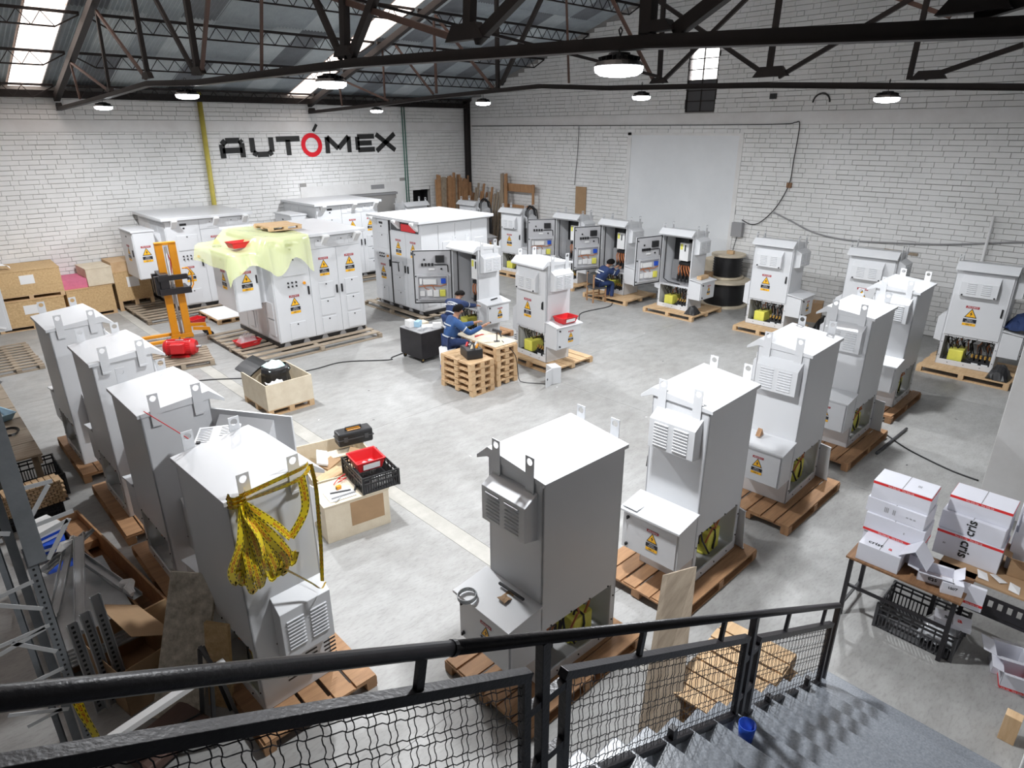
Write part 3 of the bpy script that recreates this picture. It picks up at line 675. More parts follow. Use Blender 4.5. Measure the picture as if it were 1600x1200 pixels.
# ================= big switchgear units
def bigunit(annex=True,openstrip=False):
    t=thing('switchgear_enclosure','x','enclosure');cab=M['cab'];W=1.175;D=2.4
    MB().box(-W,-D,.10,W,0,2.52).build('body',cab,t,bev=.006)
    mb=MB();mb.box(-W,-D,0,W,-.05,.10);mb.build('plinth',M['blk'],t)
    mb=MB()
    for i in range(5): x=-1.0+i*.5;mb.prism([(x-.09,0),(x+.09,0),(x+.05,.09),(x-.05,.09)],-.06,-.02,'y')
    mb.build('feet',M['gry'],t)
    mb=MB();mb.box(-1.3,-2.55,2.52,1.27,.13,2.6);mb.build('roof',cab,t,bev=.01)
    MB().box(-1.2,-2.42,2.5,1.2,.03,2.535).build('roof_shade_strip',M['gry'],t)  # solid grey strip standing in for the shade under the roof edge
    def pl(n,x0,x1,z0,z1,d=.02,m=None,bev=.004):
        return MB().box(x0,0,z0,x1,d,z1).build(n,m or cab,t,bev=bev)
    a=pl('door',.26,1.165,.12,2.5);b=pl('door',-.49,.25,.12,2.21);c=pl('door',-1.165,-.5,.12,2.21);s=pl('header_panel',-1.165,.25,2.225,2.5)
    def hatch(p,x0,x1,z0,z1):
        MB().box(x0,.02,z0,x1,.036,z1).build('hatch_cover',cab,p,bev=.004);MB().cyl(((x0+x1)/2,.036,z1-.05),((x0+x1)/2,.045,z1-.05),.018,n=8).build('hatch_lock',M['blk'],p)
    for p,x in((b,-.14),(c,-.85)):
        for z in(.13,.57,1.0): hatch(p,x-.19,x+.19,z+.02,z+.41)
    hatch(a,.5,.9,.15,.56);hatch(a,.36,.92,1.68,2.1)
    for x in(-.05,-.3,-.66,-.95): MB().box(x-.09,.02,2.27,x+.09,.03,2.45).build('small_cover',cab,s,bev=.003);MB().cyl((x,.03,2.41),(x,.036,2.41),.014,n=8).build('cover_lock',M['blk'],s)
    for x in(.95,-.2,-1.05):
        mb=MB();mb.prism([(.02,2.3),(.22,2.5),(.22,2.54),(.02,2.56)],x-.07,x+.07,'x');mb.build('lifting_bracket',M['wht'],t,bev=.004)
    mb=MB()
    for x,z in((.33,1.18),(-.42,1.1),(-.56,1.1)): mb.box(x-.02,.02,z,x+.02,.05,z+.2)
    mb.build('handles',M['blk'],t,bev=.004)
    mb=MB()
    for i in range(3):
        for j in range(2): mb.cyl((.82-i*.1,.02,1.43+j*.09),(.82-i*.1,.045,1.43+j*.09),.022,n=8)
    mb.box(.6,.02,2.36,.78,.028,2.42);mb.box(.66,.02,2.27,.71,.028,2.31);mb.build('buttons',M['blk'],t)
    mb=MB();mb.cyl((.42,.02,1.47),(.42,.05,1.47),.035,n=10);mb.build('orange_knob',M['org'],t)
    for x,z in((.71,.98),(-.14,1.77),(-.84,1.77)):
        mb=MB();sticker(mb,(x,.022,z),(-1,0,0),(0,0,1),1.05);mb.build('warning_stickers',STK,t)
    # side panels
    for sx in(-1,1):
        for k in range(4):
            y0=-2.36+k*.59;p=MB().box(min(sx*W,sx*(W+.015)),y0+.01,.14,max(sx*W,sx*(W+.015)),y0+.58,2.44).build('side_panel',cab,t,bev=.004)
            for z in((.25,.65) if k%2 else (1.45,.9)): MB().box(min(sx*(W+.015),sx*(W+.03)),y0+.14,z,max(sx*(W+.015),sx*(W+.03)),y0+.45,z+.42+.1*(k%2==0)).build('side_hatch',cab,p,bev=.003)
    if annex:
        x0,x1=1.42,1.97;j=MB().box(x0,-1.35,.98,x1,-.2,2.26).build('side_annex',cab,t,bev=.005)
        MB().box(W,-1.2,1.05,x0,-.45,2.15).build('annex_neck',cab,j)
        MB().box(x0-.02,-1.38,2.26,x1+.03,-.17,2.3).build('annex_roof',cab,j,bev=.004)
        MB().box(x0+.02,-.2,1.0,x1-.02,-.185,2.24).build('annex_door',cab,j,bev=.003)
        MB().box(x1,-1.32,1.0,x1+.015,-.23,2.24).build('annex_side_door',cab,j,bev=.003)
        mb=MB();sticker(mb,(x0+.27,-.183,1.65),(-1,0,0),(0,0,1),1.05);sticker(mb,(x1+.017,-.75,1.65),(0,1,0),(0,0,1),1.05);mb.build('warning_stickers',STK,j)
        mb=MB();mb.box(x0+.03,-.185,1.6,x0+.06,-.16,1.78);mb.box(x1+.015,-.36,1.6,x1+.04,-.33,1.78);mb.box(x1+.015,-.8,2.1,x1+.02,-.7,2.14);mb.build('annex_handle',M['blk'],j)
    return t
def placeb(o,x,y,rz,lb): o.location=(x,y,.135);o.rotation_euler=(0,0,rz);o['label']=lb;o['group']='large grey switchgear enclosures on pallets';return o
B1=bigunit();placeb(B1,7.355,14.5,PI,'large enclosure in front, half draped with pale yellow plastic')
B2=dup(B1);placeb(B2,6.8,19.85,PI,'large enclosure at the left by the brick wall, behind the orange stacker')
B3=dup(B1);placeb(B3,11.6,20.3,PI,'large enclosure at the back in front of the painted-over gate')
B4=bigunit(False);placeb(B4,10.38,15.65,PI/2,'large enclosure with open top strip and red parts inside, right of the draped one')
for ch in list(B4.children):
    if ch.name.startswith('header_panel'):
        for g_ in list(ch.children): bpy.data.objects.remove(g_)
        bpy.data.objects.remove(ch)
mb=MB();mb.box(-1.1,0,2.24,.2,.012,2.49);mb.build('open_strip_recess',M['dk'],B4)
mb=MB();mb.box(-1.0,.0,2.26,-.35,.06,2.46);mb.build('red_parts',M['red'],B4,bev=.02)
mb=MB();mb.box(.245,-.02,.12,.30,.03,2.5);mb.build('door_gap',M['seal'],B4)
mb=MB();mb.bar((-.1,.03,1.35),(.12,.09,1.35),.025);mb.bar((-.1,.03,1.35),(-.12,.04,1.1),.03);mb.build('extra_handle',M['blk'],B4)
# ================= pallets
def pallet(x0,x1,y0,y1,along,n,label,mk='pine2',group='wooden pallets under the cabinets',z1=.13,blocks=True,rz=0,base=0,nm='pallet',gap=0):
    """boards run along axis `along`"""
    cx,cy=(x0+x1)/2,(y0+y1)/2;a,b=(x1-x0)/2,(y1-y0)/2
    t=thing(nm,label,'pallet',(cx,cy,base),rz,group)
    L,Wd=(a,b) if along=='x' else (b,a)
    def bx(mb,u0,v0,z0,u1,v1,zz):
        if along=='x': mb.box(u0,v0,z0,u1,v1,zz)
        else: mb.box(v0,u0,z0,v1,u1,zz)
        return mb
    bw=2*Wd/n;th=.022;mm=M[mk]
    for i in range(n):
        g=bw*(gap or R_.choice((.03,.05,.09)));e=R_.uniform(-.015,.015)
        bx(MB(),-L+e,-Wd+i*bw+g,z1-th,L+e,-Wd+(i+1)*bw-g,z1).build('board',mm,t,bev=.002)
    for k in(-1,0,1):
        u=k*(L-.05)
        bx(MB(),u-.05,-Wd,z1-th-.02,u+.05,Wd,z1-th).build('stringer',mm,t)
        for q in(-1,0,1):
            v=q*(Wd-.055);bx(MB(),u-.05,v-.055,.02,u+.05,v+.055,z1-th-.02).build('block',mm,t)
    for q in(-1,1): v=q*(Wd-.055);bx(MB(),-L,v-.05,0,L,v+.05,.02).build('skid',mm,t)
    return t
ZC=.143
for a in [(2.93,4.6,2.9,4.05,'x',6,'pallet under the centre foreground cabinet'),(5.15,6.85,2.78,3.98,'x',6,'pallet under the second cabinet of the right row'),(7.6,9.3,2.72,3.9,'x',6,'pallet under the third cabinet of the right row'),(9.95,11.7,2.85,4.0,'x',6,'pallet under the fourth cabinet of the right row'),(12.35,14.05,3.0,4.1,'x',6,'pallet under the farthest cabinet of the right row'),
  (1.22,2.34,4.35,6.1,'y',5,'pallet under the cabinet with caution tape'),(1.24,2.3,6.5,8.25,'y',5,'pallet under the second cabinet of the left row'),(1.25,2.3,8.5,10.28,'y',5,'pallet under the third cabinet of the left row'),(1.23,2.3,10.7,12.5,'y',5,'pallet under the farthest cabinet of the left row'),
  (15.6,17.2,9.15,10.8,'y',6,'pallet under the open cabinet nearest the cable drum'),(15.8,17.3,1.9,3.6,'y',6,'pallet under the far right cabinet'),(15.75,17.2,6.6,8.0,'y',6,'pallet under the closed cabinet before the cable drum'),(15.9,17.4,4.3,5.9,'y',6,'pallet under the half hidden cabinet by the wall'),
  (15.7,17.3,11.5,13.2,'y',6,'pallet under the open cabinet of the man on the chair'),(16,17.5,13.9,15.4,'y',6,'pallet under the leftmost open cabinet by the wall'),(16,17.3,16.3,17.8,'y',6,'pallet under the cabinet with black hoses'),(16.6,17.9,19.4,20.9,'y',6,'pallet under the farthest cabinet with hoses'),
  (9.75,11.1,8.95,10.5,'y',6,'pallet under the closed cabinet in the middle'),(10.0,11.2,11.7,13.1,'y',6,'pallet under the open cabinet in the middle'),(14.5,15.9,21.2,22.3,'x',5,'pallet under the small far cabinet')]:
    pallet(*a[:6],a[6],'pine2' if a[0]<15 and a[0]!=9.75 else 'pine',z1=ZC)
pallet(5.3,8.65,13.95,16.9,'x',9,'slatted pallet under the draped enclosure','oldw',z1=.133,group='large pallets under the enclosures',gap=.24)
pallet(4.6,8.1,19.3,22.2,'x',9,'slatted pallet under the left rear enclosure','oldw',z1=.133,group='large pallets under the enclosures',gap=.24)
pallet(10.0,13,19.9,22.4,'x',8,'slatted pallet under the back enclosure','oldw',z1=.133,group='large pallets under the enclosures',gap=.24)
pallet(10.1,13,14.3,17.2,'y',8,'slatted pallet under the enclosure with the open top strip','oldw',z1=.133,group='large pallets under the enclosures',gap=.24)
# ================= stairs and railing in the foreground
st=thing('staircase','speckled grey concrete stair going down to the right under the black railing','stairs',(0,0,0))
M['step']=mat('grey_terrazzo',(.27,.29,.32),.3,0,0,60,.1,120,col2=(.15,.165,.19))
for k in range(18):
    zt=.165*(k+1);x1=5.48-.303*k
    MB().box(x1-.34,-.1,zt-.165,x1,1.46,zt).build('step',M['step'],st,bev=.008)
mb=MB();mb.prism([(5.3,0),(5.14,.165),(-.02,2.97),(-2.2,2.97),(-2.2,2.7),(0,2.7),(4.9,0)],-.1,1.44,'y');mb.build('stair_slab',M['step'],st)
rl=thing('stair_railing','black painted steel railing with crimped wire mesh panels along the stair in the foreground','railing',(0,1.33,0))
def zr_(x): return 3.97-.545*x
mb=MB();mb.tube([(-1.3,0,zr_(-1.3)),(.99,0,zr_(.99))],.0255,14);mb.build('handrail',M['stl'],rl,smooth=True)
mb=MB();mb.tube([(1.0,0,zr_(1.0)),(5.18,0,zr_(5.18)),(5.23,0,zr_(5.22)-.03)],.0245,14);mb.build('handrail',M['stl'],rl,smooth=True)
mb=MB();mb.cyl((.99,0,zr_(.99)),(1.005,0,zr_(1.005)),.028,n=14);mb.build('weld_collar',M['stl'],rl)
for x,b in ((1.43,2.1),(3.42,1.0),(5.2,.0),(-.75,3.3)): MB().box(x-.022,-.022,b,x+.022,.022,zr_(x)-.01).build('post',M['stl'],rl,bev=.002)
def zt_(x): return 3.80-.553*x
def crimp(mb,a,b,r,n,amp=.0028):
    a=Vector(a);b=Vector(b);pts=[]
    d=(b-a).normalized();side=Vector((-d.z,0,d.x))
    for i in range(n+1): pts.append(a.lerp(b,i/n)+side*(amp if (i//2)%2 else -amp)+Vector((0,amp*.5 if i%2 else -amp*.5,0)))
    mb.tube(pts,r,3)
for x0,x1 in ((-.62,1.33),(1.57,3.33),(3.54,5.08)):
    H=.66
    for nm,(a,b) in {'panel_top_rail':((x0,zt_(x0)),(x1,zt_(x1))),'panel_bottom_rail':((x0,zt_(x0)-H),(x1,zt_(x1)-H))}.items():
        mb=MB();mb.bar((a[0]-.02,0,a[1]),(b[0]+.02,0,b[1]),.045,.04);mb.build(nm,M['stl'],rl,bev=.002)
    for x in(x0,x1): MB().box(x-.018,-.02,zt_(x)-H,x+.018,.02,zt_(x)).build('panel_stile',M['stl'],rl)
    mb=MB();x=x0+.03;i=0
    while x<x1-.02:
        crimp(mb,(x,0,zt_(x)-H+.01),(x,0,zt_(x)-.01),.0022,36);x+=.024 if i%2==0 else .046;i+=1
    k=0;dz=.05
    while dz<H-.03:
        n=int((x1-x0)/.016);crimp(mb,(x0,0,zt_(x0)-dz),(x1,0,zt_(x1)-dz),.0023,n);dz+=.04 if k%2==0 else .09;k+=1
    o=mb.build('wire_mesh',M['stl'],rl);o['kind']='stuff'
for x in(-.3,.85,2.1,2.96,4.0,4.82): MB().bar((x+.03,0,zr_(x+.03)),(x,0,zt_(x)),.022,.03).build('strut',M['stl'],rl)
for xa,xb in((1.33,1.57),(3.33,3.54)):
    for dz in(.12,.45):
        mb=MB();z=zt_((xa+xb)/2)-dz; mb.box(xa,-.018,z-.02,xb,.018,z+.02);mb.build('connector',M['stl'],rl)
MB().box(4.75,-.02,.3,4.79,.02,.62).build('leg',M['stl'],rl);MB().box(2.5,-.02,1.6,2.54,.02,1.85).build('leg',M['stl'],rl);MB().box(3.9,-.02,.85,3.94,.02,1.05).build('leg',M['stl'],rl)
mb=MB();mb.lathe([(.0,.0),(.028,0),(.036,.09),(.033,.09),(.026,.005),(0,.004)],n=20);cu=mb.build('cup',M['blu'],None,smooth=True,loc=(3.2,1.18,1.321));cu.scale=(1.55,1.55,1.5);tag(cu,'small blue plastic cup left standing on a stair step','cup')
# ================= furniture helpers
def tray(name,label,cat,loc,rz,a,b,h,mk,group=None,taper=.8,card=True,par=None):
    t=thing(name,label,cat,loc,rz,group)
    mb=MB();e=.006
    o=[(-a,-b),(a,-b),(a,b),(-a,b)];i=[(x*taper,y*taper) for x,y in o]
    vs=[(x,y,h) for x,y in o]+[(x,y,0) for x,y in i]+[(x-e*(1 if x>0 else -1)*2,y-e*(1 if y>0 else -1)*2,h) for x,y in o]+[(x-e*(1 if x>0 else -1)*2,y-e*(1 if y>0 else -1)*2,e) for x,y in i]
    f=[(4,5,6,7),(15,14,13,12)]
    for k in range(4):
        j=(k+1)%4;f+=[(k,j,4+j,4+k),(8+j,8+k,12+k,12+j),(k,8+k,8+j,j)]
    mb.add(vs,f);mb.build('tray_body',M[mk],t,bev=.004)
    mb=MB()
    for k in range(4):
        p,q=o[k],o[(k+1)%4];mb.bar((p[0],p[1],h),(q[0],q[1],h),.018,.01)
    mb.build('rim',M[mk],t)
    if card: mb=MB();mb.add([(-a*.6,-b*.97,h*.25),(a*.6,-b*.97,h*.25),(a*.6,-b*1.02,h*.8),(-a*.6,-b*1.02,h*.8)],[(0,1,2,3)]);mb.build('paper_label',M['wht'],t,sol=.002)
    return t
def crate(name,label,loc,rz,a,b,h,mk='blk'):
    t=thing(name,label,'crate',loc,rz)
    mb=MB();mb.box(-a,-b,0,a,b,.012);mb.build('floor_panel',M[mk],t)
    for (p,q,nm) in (((-a,-b),(a,-b),0),((a,-b),(a,b),0),((a,b),(-a,b),0),((-a,b),(-a,-b),0)):
        mb=MB();P=Vector((p[0],p[1],0));Q=Vector((q[0],q[1],0));n=max(4,int((Q-P).length/.035))
        for z in(.012,h*.55,h*.8,h-.012): mb.bar(P+Vector((0,0,z)),Q+Vector((0,0,z)),.012,.022)
        for i in range(n+1): c=P.lerp(Q,i/n);mb.bar(c,c+Vector((0,0,h*.55)),.01,.012) 
        for i in range(0,n+1,3): c=P.lerp(Q,i/n);mb.bar(c,c+Vector((0,0,h)),.014,.014)
        mb.build('side',M[mk],t)
    mb=MB()
    for x in(-a,a):
        for y in(-b,b): mb.box(x-.015,y-.015,0,x+.015,y+.015,h)
    mb.build('corner_posts',M[mk],t)
    return t
def carton(name,label,loc,rz,a,b,h,mk='box',group=None,band=None,texts=(),flaps=False,inside='boxin'):
    t=thing(name,label,'box',loc,rz,group);m=M[mk]
    if flaps:
        for k,(x0,y0,x1,y1) in enumerate(((-a,-b,-a+.005,b),(a-.005,-b,a,b),(-a,-b,a,-b+.005),(-a,b-.005,a,b))): MB().box(x0,y0,0,x1,y1,h).build('side',m,t)
        MB().box(-a,-b,0,a,b,.005).build('bottom',M[inside],t)
        for (p,q,d,an) in (((-a,-b),(a,-b),(0,-1),.7),((-a,b),(a,b),(0,1),.3),((-a,-b),(-a,b),(-1,0),.5),((a,-b),(a,b),(1,0),-.4)):
            L=min(a,b)*.95;v=(d[0]*L*math.cos(an),d[1]*L*math.cos(an),L*math.sin(an))
            mb=MB();mb.add([(p[0],p[1],h),(q[0],q[1],h),(q[0]+v[0],q[1]+v[1],h+v[2]),(p[0]+v[0],p[1]+v[1],h+v[2])],[(0,1,2,3)]);mb.build('flap',m,t,sol=.004)
    else:
        MB().box(-a,-b,0,a,b,h).build('carton_body',m,t,bev=.004)
        mb=MB();mb.box(-a,-.004,h,a,.004,h+.001);mb.build('flap_seam',M['gry'],t)
    if band is not None:
        mb=MB();mb.box(-a-.001,-b-.001,band,a+.001,b+.001,band+.028);mb.build('red_band',M['bred'],t)
        mb=MB();s='This Side Up   '*2
        text(mb,s,.022,TM((-a-.0025,0,band+.013),(0,-1,0),(0,0,1)),0);text(mb,s,.022,TM((0,-b-.0025,band+.013),(1,0,0),(0,0,1)),0);mb.build('band_lettering',M['wht'],t)
    for (tx,sz,fc,ox,oz,rot,mk2) in texts:
        mb=MB()
        if fc=='x': xd,yd,o=(0,-1,0),(0,0,1),Vector((-a-.0025,-ox,oz))
        elif fc=='y': xd,yd,o=(1,0,0),(0,0,1),Vector((ox,-b-.0025,oz))
        else: xd,yd,o=(0,-1,0),(1,0,0),Vector((oz,-ox,h+.002))
        xd=Vector(xd);yd=Vector(yd);c,s_=math.cos(rot),math.sin(rot);x2=xd*c+yd*s_;y2=yd*c-xd*s_
        text(mb,tx,sz,TM(o,x2,y2),0,bold=sz*.02);mb.build('print',M[mk2],t)
    return t
def woodbox(name,label,loc,rz,a,b,h,mk,foot=.12,lid=False,group=None,cat='crate',open_=True,sheet=None,mk2='pine'):
    t=thing(name,label,cat,loc,rz,group)
    th=.018
    if open_:
        for (x0,y0,x1,y1) in ((-a,-b,a,-b+th),(-a,b-th,a,b),(-a,-b+th,-a+th,b-th),(a-th,-b+th,a,b-th)): MB().box(x0,y0,foot,x1,y1,foot+h).build('side_board',M[mk],t,bev=.003)
        MB().box(-a+th,-b+th,foot,a-th,b-th,foot+.02).build('bottom_board',M[mk],t)
    else:
        MB().box(-a,-b,foot,a,b,foot+h-.02).build('crate_body',M[mk],t,bev=.004);MB().box(-a-.01,-b-.01,foot+h-.02,a+.01,b+.01,foot+h).build('lid',M[mk],t,bev=.003)
    if foot:
        for y in(-1,0,1):
            for x in(-1,0,1): MB().box(x*(a-.05)-.05,y*(b-.05)-.05,.02,x*(a-.05)+.05,y*(b-.05)+.05,foot-.02).build('block',M[mk2],t)
            MB().box(-a,y*(b-.05)-.05,0,a,y*(b-.05)+.05,.02).build('skid',M[mk2],t)
        MB().box(-a,-b,foot-.02,a,b,foot).build('deck',M[mk2],t)
    if sheet: MB().box(-.16,-b-.004,foot+h*.45,.16,-b,foot+h*.8).build('paper_sheet',M['wht'],t)
    return t
# ---- table left of the cartons
def table(label,x0,x1,y0,y1,z,mk,modesty=False):
    t=thing('work_table',label,'table',((x0+x1)/2,(y0+y1)/2,0));a,b=(x1-x0)/2,(y1-y0)/2
    MB().box(-a,-b,z-.025,a,b,z).build('tabletop',M[mk],t,bev=.004)
    for sx in(-1,1):
        for sy in(-1,1): MB().box(sx*(a-.05)-.02,sy*(b-.05)-.02,0,sx*(a-.05)+.02,sy*(b-.05)+.02,z-.025).build('leg',M['stl'],t)
    for sx in(-1,1): MB().box(sx*(a-.05)-.012,-b+.05,.38,sx*(a-.05)+.012,b-.05,.41).build('rail',M['stl'],t)
    for sy in(-1,1): MB().box(-a+.05,sy*(b-.05)-.012,.12,a-.05,sy*(b-.05)+.012,.15).build('rail',M['stl'],t)
    if modesty:
        mb=MB();X=-a+.05
        mb.box(X-.01,-b+.07,.58,X,b-.07,.62);mb.box(X-.01,-b+.07,.42,X,b-.07,.5)
        n=12
        for i in range(n+1): y=-b+.07+(2*b-.14)*i/n;mb.box(X-.01,y-.02,.5,X,y+.02,.58)
        mb.build('perforated_panel',M['stl'],t)
    return t
table('brown work table carrying open white cartons, right foreground',6.56,7.2,.66,1.72,.76,'brw')
table('work table covered with cardboard scraps at the right edge, with a perforated panel',7.08,7.78,-.1,1.0,.76,'card',True)
W_='box'
# stack on left table
X0=7.0
carton('carton','white carton at the bottom of the left stack, half hidden by the front carton',(7.0+.05,1.42,.76),.0,.17,.27,.2,texts=[('cris',.12,'x',-.05,.1,PI/2,'logo')])
carton('carton','white carton with a bold red band, second from the bottom of the left stack',(7.04,1.42,.961),.02,.17,.28,.22,band=.01,texts=[('E',.03,'x',.1,.12,0,'gry')])
carton('carton','white carton with printed small symbols, third from the bottom of the left stack',(7.06,1.44,1.182),-.02,.17,.28,.17,texts=[('|||  ||',.06,'x',-.05,.09,0,'gry'),('= = =',.04,'x',.15,.08,0,'gry')])
carton('carton','topmost white carton of the left stack with a red stripe along its upper edge',(7.08,1.44,1.353),.03,.17,.27,.2,band=.165,texts=[('|||',.05,'z',.12,0,0,'gry')])
# right stack
carton('carton','white carton with sideways lettering, lower one of the right stack',(7.5,.83,.76),.03,.18,.29,.3,band=.262,texts=[('cris',.14,'x',-.02,.15,-PI/2,'logo'),('a',.05,'x',-.2,.15,-PI/2,'gry')])
carton('carton','white carton with sideways lettering, upper one of the right stack',(7.52,.84,1.061),-.02,.18,.28,.2,texts=[('cris',.13,'x',.0,.1,PI/2,'logo')])
carton('carton','white carton with a pink stripe on top of the right stack',(7.56,.83,1.262),.02,.17,.27,.18,band=.15)
carton('carton','white carton at the right picture edge behind the right stack, red print on it',(7.75,.30,1.2),.15,.2,.22,.22,texts=[('cris',.05,'x',.05,.14,0,'logo')])
carton('carton','white carton at the right picture edge carrying the printed one',(7.75,.28,.76),.1,.2,.25,.44)
# open carton in front
carton('open_carton','white carton lettered on top with a final red a, front left on brown table',(6.74,1.44,.76),.02,.15,.2,.2,texts=[('crist',.08,'z',-.06,-.06,0,'logo'),('a',.08,'z',.08,-.06,0,'bred')])
q=MB();q.add([(6.62,1.27,.97),(6.86,1.27,.97),(6.88,1.13,1.09),(6.60,1.13,1.09),(6.61,1.0,.92),(6.87,1.0,.92)],[(0,1,2,3),(3,2,5,4)]);q=q.build('carton_flap',M['box'],None,sol=.004);tag(q,'peaked white carton flap standing up right of the carton with the red a','flap')
carton('open_carton','small torn white carton with red a, right end of the brown table',(6.8,.95,.76),.2,.11,.15,.1,flaps=True,texts=[('sta',.07,'x',-.02,.05,PI,'logo')])
carton('small_carton','small white carton standing on edge at the front right corner of the brown table',(6.68,.78,.76),.3,.05,.09,.13,texts=[('10//7',.04,'x',0,.08,0,'logo')])
carton('carton','tall white carton side with a red strip, leaning behind the small carton',(6.8,.66,.6),.1,.02,.14,.26,band=.05)
carton('open_carton','brown cardboard box with open flap beside the right stack',(7.55,.38,.76),.1,.14,.1,.2,'card',flaps=True,inside='card')
for i,(x,y,r) in enumerate(((7.2,.62,.3),(7.25,.5,1.0),(7.18,.35,.1),(7.4,.25,.6))):
    q=MB();q.add([(-.07,-.04,0),(.07,-.04,.0),(.06,.05,.03),(-.06,.05,.01)],[(0,1,2,3)]);o=q.build('paper_scrap',M['wht'],None,sol=.004,loc=(x,y,.762),rotz=r)
    tag(o,'torn white carton scrap on the cardboard covered table','scrap','white scraps on the right table')
mb=MB()
for k in range(4): mb.tube([(.06*math.cos(a)+.01*k,.1*math.sin(a),.012+.012*k) for a in [2*PI*i/14 for i in range(14)]],.008,5,closed=True)
o=mb.build('cable_coil',M['blk'],None,loc=(7.45,.12,.765));tag(o,'black cable coil on the table at the right picture edge','cable')
c=crate('plastic_crate','dark brown perforated plastic crate on the floor under the brown table',(6.93,.98,0),.0,.26,.36,.3,'dk')
for ch in c.children: ch.data.materials[0]=M['brw']if 0 else M['dk']
mb=MB()
for i in range(9):
    for j in range(9): pass
rows=[[(-.2+.4*i/9+.02*math.sin(j*3),-.17+.34*j/9,.05+.22*math.sin(PI*i/9)**.5*math.sin(PI*j/9)**.5+R_.uniform(-.02,.02)) for i in range(10)] for j in range(10)]
mb.sheet(rows);o=mb.build('plastic_bag',M['foil'],None,smooth=False,loc=(6.93,.8,.03));tag(o,'crumpled clear plastic bag in the dark crate under the table','bag')
carton('carton','white carton printed sta with a red a, lying in the dark crate under the table',(6.9,.72,.29),.2,.1,.16,.05,texts=[('st',.1,'z',-.04,0,0,'logo'),('a',.1,'z',.06,0,0,'bred')])
carton('open_carton','folded white cartons on the floor at the right edge, back one',(6.95,.22,0),.3,.12,.12,.22,flaps=True)
carton('open_carton','white carton with a red bottom strip on the floor at the right edge, front one',(6.75,.13,0),.25,.1,.1,.2,band=.01,flaps=True)
MB()
o=MB().box(-.05,-.06,0,.05,.06,.28).build('wood_block',M['pine'],None,loc=(6.02,.02,0),bev=.004);tag(o,'orange tinted wood block on the floor against the stair wall','block')
# plank leaning in front of second cabinet and pale pallets behind the stair
mb=MB();mb.add([(3.42,2.13,0),(3.66,1.93,0),(4.72,2.50,1.15),(4.42,2.62,1.15),(3.46,2.10,0),(3.70,1.90,0),(4.76,2.47,1.15),(4.46,2.59,1.15)],[(0,1,2,3),(4,5,6,7),(0,1,5,4),(1,2,6,5),(2,3,7,6),(3,0,4,7)])
o=mb.build('leaning_plank',M['oldw']);tag(o,'weathered plank leaning up toward the second right cabinet behind the railing','plank')
for k,(x0,x1,y0,y1,rz,lb) in enumerate(((4.0,5.2,1.55,2.25,.03,'pale pine pallet behind the stair, lowest of three'),(4.0,5.18,1.56,2.24,-.04,'pale pine pallet behind the stair, middle of three'),(4.0,5.2,1.55,2.25,.06,'pale pine pallet behind the stair, topmost of three'))):
    pallet(x0,x1,y0,y1,'y',7,lb,'pine',z1=.13,rz=rz,base=.131*k,group='pale pallets stacked behind the stair')
pallet(2.3,3.6,1.5,2.0,'x',4,'pale pine pallet lying on the floor left of the pallets behind the stair','pine',z1=.13,rz=.05,group='pale pallets lying behind the stair')
o=MB().box(-.55,-.06,0,.55,.06,.05).build('wood_beam',M['pine'],None,loc=(3.0,1.75,.131),rotz=.1);tag(o,'pale wooden beam lying on the pallet beside the stair','beam')
mb=MB();mb.lathe([(.05,0),(.05,.75),(.043,.75),(.043,.02)],n=20);o=mb.build('cardboard_tube',M['wht'],None,smooth=True,loc=(3.22,2.98,.145));o.rotation_euler=(.0,0,0);tag(o,'white cardboard tube standing on the pallet of the centre cabinet','tube')
mb=MB()
for k in range(5): mb.tube([((.085+.004*(k%2))*math.cos(a),(.085+.004*(k%2))*math.sin(a),.008+.009*k) for a in [2*PI*i/20 for i in range(20)]],.0045,5,closed=True)
o=mb.build('wire_coil',M['galv'],None,smooth=True,loc=(2.98,3.72,1.055));o.rotation_euler=(0,-.12,0);tag(o,'coil of light grey wire on top of the centre cabinet side box','coil')
mb=MB();mb.sheet([[(i*.05,j*.05,.01*math.sin(i*2+j)) for i in range(4)] for j in range(3)]);o=mb.build('paper_scrap',M['card'],None,sol=.003,loc=(3.14,3.4,1.09));tag(o,'crumpled brown paper beside the wire coil','paper')
o=MB().box(-.16,-.01,-.01,.16,.01,.01).build('pen',M['blk'],None,loc=(3.27,3.45,1.125),rotz=PI/2);tag(o,'black rod lying along the wall of the centre cabinet','rod')
# leaning cover panels at the right row
def cover(label,loc,rz):
    t=thing('cover_panel',label,'panel',loc,rz,'louvred cover panels leaning at the right row');mb=MB();mb.box(-.43,-.006,0,.43,.006,.56);mb.box(-.43,-.02,0,.43,.006,.012);mb.box(-.43,-.02,.55,.43,.006,.562);mb.build('plate',M['cab'],t,bev=.003)
    mb=MB();louv(mb,(.08,-.006,.3),(1,0,0),(0,0,1),2,6,.16,.24,.06);mb.build('louvers',M['cab'],t);t.rotation_euler.x=-.1;return t
cover('louvred cover panel leaning beside the second right cabinet',(6.83,3.32,.145),rad(75))
cover('louvred cover panel leaning beside the third right cabinet',(9.27,3.3,.145),rad(78))
cover('louvred cover panel leaning beside the fourth right cabinet',(11.62,3.35,.145),rad(80))
mb=MB();mb.tube([(10.9,2.75,.03),(12.3,2.72,.03)],.022,8);o=mb.build('steel_pipe',M['dk'],None,smooth=True);tag(o,'thin dark pipe lying on the floor right of the right row','pipe')
